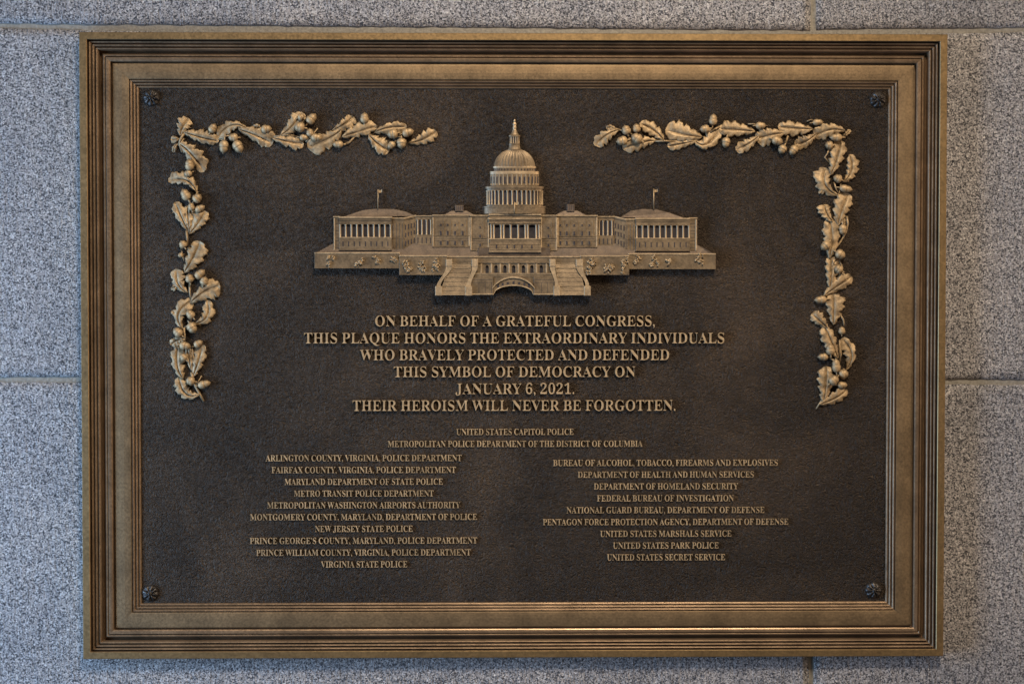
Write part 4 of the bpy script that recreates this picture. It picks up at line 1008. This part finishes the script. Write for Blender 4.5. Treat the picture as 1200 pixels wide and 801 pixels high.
lathe(t, [(218.4, 28.4), (217.4, 28.6), (217, 27.8), (203.6, 27.8)], KD)
lathe(t, [(204.4, 27.6), (204.2, 28.8), (202.2, 29.0), (200.8, 29.0), (200.6, 24)], KD, mi=2)
for i in range(15):
    a = -pi / 2 + pi * (i + .5) / 15
    x = CX + 27.9 * sin(a); hh = H0 + .3 + KD * 27.9 * cos(a)
    w = 1.15 * (.35 + .65 * cos(a))
    t.box(x - w, 207, x + w, 214.8, hh - 1.5, hh + .25, 0, 1)
part(t, 'upper_drum')
ring_columns(28.2, 204.6, 216.8, 1.25, 16)
t = MB()
lathe(t, [(201, 24.6), (196.6, 24.6)], KD)
lathe(t, [(197, 24.4), (196.8, 25.3), (195.2, 25.5), (194.6, 24.8), (194.4, 22)], KD, mi=2)
for i in range(19):
    a = -pi / 2 + pi * (i + .5) / 19
    x = CX + 24.7 * sin(a); hh = H0 + .3 + KD * 24.7 * cos(a)
    w = .7 * (.35 + .65 * cos(a))
    t.box(x - w, 197.6, x + w, 200, hh - 1, hh + .25, 0, 1)
part(t, 'attic_ring')
t = MB()
dome = []
for k in range(17):
    a = pi / 2 * k / 16
    dome.append((195 - 21.0 * sin(a), max(.5, 23.2 * cos(a) ** .92)))
dome = [q for q in dome if q[1] > 7.5] + [(174.9, 7.2)]
lathe(t, dome, KD * 1.15, n=96, flute=17, amp=.075)
part(t, 'dome')
t = MB()
lathe(t, [(176.2, 8.8), (175.2, 8.9), (174.6, 7.6), (172.4, 6.8), (170, 6.4), (169.2, 6.8), (168.2, 6.8), (167.8, 4.2)], .5, n=16)
lathe(t, [(168.2, 4.6), (160, 4.6)], .4, n=16, mi=1)
lathe(t, [(160.4, 5.2), (159.8, 6.9), (158.4, 6.9), (157.6, 5.3), (156, 3.9), (153.6, 3.1), (152.4, 3.0)], .5, n=16, mi=0)
part(t, 'lantern')
for i in range(6):
    a = -pi / 2 + pi * (i + .5) / 6
    column(CX + 5.2 * sin(a), 160.2, 168, 1.4, H0 + .3 + .5 * 4.9 * cos(a))
t = MB()
lathe(t, [(152.8, 2.3), (151, 1.9), (149.6, 2.3), (146.5, 1.8), (145, 2.3), (143.4, 1.6), (142.7, .9), (141.8, 1.3), (140.6, 1.0), (139, .2)], .8, n=10, mi=2)
part(t, 'statue')

# flags
def flag(px, y0, y1, h, fy):
    t = MB()
    a = UV(px, y1, h); b = UV(px, y0, h)
    t.tube([(a[0], a[1], h), (b[0], b[1], h)], .75, 0, 8, .85)
    t.build('flagpole', M['relief'], bld)
    f = MB()
    u, v = UV(px + .6, fy, h)
    vs = []
    for i in range(6):
        for j in range(4):
            vs.append((u + i * .85, v - j * 1.0 - .5 * sin(i * .8), h + .4 * sin(i * 1.4)))
    fs = [(i * 4 + j, i * 4 + j + 1, i * 4 + j + 5, i * 4 + j + 4) for i in range(5) for j in range(3)]
    f.add(vs, fs, 0, True)
    vs2 = [(x, y, z - .5) for x, y, z in vs]
    f.add(vs2, fs, 0, True)
    f.build('flag', M['relief'], bld)
flag(442.9, 222, 244.5, 5.2, 222.4)
flag(766.1, 221.4, 245, 5.2, 221.8)
flag(603, 236.8, 250.6, 13.8, 237)

# staircase block
t = MB()
hs_ = 10.8
t.box(515, 300.2, 684, 307.8, H0, hs_, .4)
t.box(515, 300, 684, 301.6, H0, hs_ + 1.0, .3, 2)
t.box(559, 306.4, 645, 308.4, H0, hs_ + .7, .3)
part(t, 'landing_wall')
t = MB()
t.box(559, 308, 645, 320.4, H0, hs_ - 3.2, 0, 1)
xs = [570.8, 581.2, 591.7, 602, 613.3, 623.3, 634.2]
edges = [559] + [v for x in xs for v in (x - 1.9, x + 1.9)] + [645]
for k in range(0, len(edges), 2):
    t.box(edges[k], 308.2, edges[k + 1], 320.2, H0, hs_ - .6, .2)
    if edges[k + 1] - edges[k] > 4:
        m_ = (edges[k] + edges[k + 1]) / 2
        t.box(m_ - .9, 309, m_ + .9, 319.8, H0, hs_ + .2, .2, 2)
for x in xs:                                       # arch heads
    t.box(x - 2.0, 308.2, x + 2.0, 310.6, H0, hs_ - .7, .2)
    t.poly([(x - 2.0, 310.6), (x - 2.0, 312.6), (x - 1.2, 311.2), (x, 310.6)], H0, hs_ - .7, 0)
    t.poly([(x + 2.0, 310.6), (x + 2.0, 312.6), (x + 1.2, 311.2), (x, 310.6)], H0, hs_ - .7, 0)
t.box(556, 320, 648, 324.8, H0, hs_ + .4, .3)
t.box(556, 320, 648, 321, H0, hs_ + 1.0, .2, 2)
part(t, 'arcade')
# lower block with the wide arch
t = MB()
hl = 11.6
def archy(x):
    return 345.2 - 10.4 * sqrt(max(0, 1 - ((x - 601.8) / 23.2) ** 2))
for x0, x1 in ((551.5, 578.2), (625.4, 651)):
    t.box(x0, 324.6, x1, 345.2, H0, hl)
    t.box(x0, 343.8, x1, 345.4, H0, hl + .7, .3, 2)
    for k in range(1, 4):
        x = x0 + (x1 - x0) * (k / 3.6 + .08)
        t.box(x, 331, x + .45, 343.4, hl - .2, hl + .06, 0, 1)
    for y in (327.5, 330.6):
        t.box(x0 + 1, y, x1 - 1, y + .4, hl - .2, hl + .06, 0, 1)
n = 24
pts = [(578.6 + 46.4 * k / n) for k in range(n + 1)]
for k in range(n):
    a, b = pts[k], pts[k + 1]
    mid_ = (a + b) / 2
    dk = min(abs(mid_ - q) for q in (583.5, 589, 595, 601.8, 608.5, 614.5, 620))
    t.poly([(a, 324.6), (b, 324.6), (b, archy(b)), (a, archy(a))], H0, hl - 1.0, 0)
def arc_band(f0, f1, h, mi):
    up = []; lo = []
    for k in range(n + 1):
        x = 577 + 49.6 * k / n
        base_ = 345.4 - 20.4 * max(0, 1 - ((x - 601.8) / 27.5) ** 2) ** .6
        up.append((x, base_ + f0)); lo.append((x, base_ + f1))
    for k in range(n):
        t.poly([up[k], up[k + 1], lo[k + 1], lo[k]], H0, h, 0, mi)
arc_band(-1.2, .6, hl + .9, 2)
for k in range(n):
    a, b = pts[k], pts[k + 1]
    t.poly([(a, archy(a) - 1.4), (b, archy(b) - 1.4), (b, archy(b)), (a, archy(a))], H0, hl - .1, 0, 2)
for x in (583.5, 589, 595, 601.8, 608.5, 614.5, 620):
    top = 329.6 + abs(x - 601.8) * .14
    t.box(x - 1.25, top, x + 1.25, archy(x) - 2.0, hl - 1.4, hl - .92, 0, 1)
part(t, 'arched_bridge')
# stair flights with stepped treads
def flight(xt0, xt1, xb0, xb1):
    t = MB()
    y0, y1 = 303.5, 345.6
    steps = 8
    for k in range(steps):
        f0, f1 = k / steps, (k + 1) / steps
        g = f0 ** 1.3; g1 = f1 ** 1.3
        a0 = xt0 + (xb0 - xt0) * f0; a1 = xt1 + (xb1 - xt1) * f0
        c0 = xt0 + (xb0 - xt0) * f1; c1 = xt1 + (xb1 - xt1) * f1
        ya, yb = y0 + (y1 - y0) * f0, y0 + (y1 - y0) * f1
        hh = 9.6 + .42 * k
        t.slab([(a0, ya), (a1, ya), (c1, yb), (c0, yb)], [hh, hh, hh + .9, hh + .9], H0)
        if k % 2:
            t.slab([(c0, yb - .7), (c1, yb - .7), (c1, yb), (c0, yb)], [hh + 1.35] * 4, H0, 2)
    part(t, 'stair_flight')
flight(528, 554, 515, 547)
flight(650, 677, 655, 687)
def balustrade(xt0, xt1, xb0, xb1):
    """S-curved stair wall between an upper and a lower block"""
    t = MB()
    h = 13.2
    t.box(xt0, 303.4, xt1, 312, H0, h + .5, .4, 2)
    t.box(xb0, 335, xb1, 346.3, H0, h + 1.0, .4, 2)
    n = 10
    for k in range(n):
        q = []
        for f in (k / n, (k + 1) / n):
            s = f * f * (3 - 2 * f)
            w0 = 0.8 * sin(pi * f)
            q.append((xt0 + (xb0 + 1.5 - xt0) * s + w0, xt1 + (xb1 - 1.5 - xt1) * s - w0, 312 + 23.2 * f))
        t.poly([(q[0][0], q[0][2]), (q[0][1], q[0][2]), (q[1][1], q[1][2]), (q[1][0], q[1][2])], H0, h - .4, 0, 2)
    part(t, 'stair_wall')
balustrade(522.5, 530, 510, 518)
balustrade(552.8, 560, 545, 553.3)
balustrade(644.2, 651, 648.8, 656.2)
balustrade(675, 683.3, 684.6, 692.3)
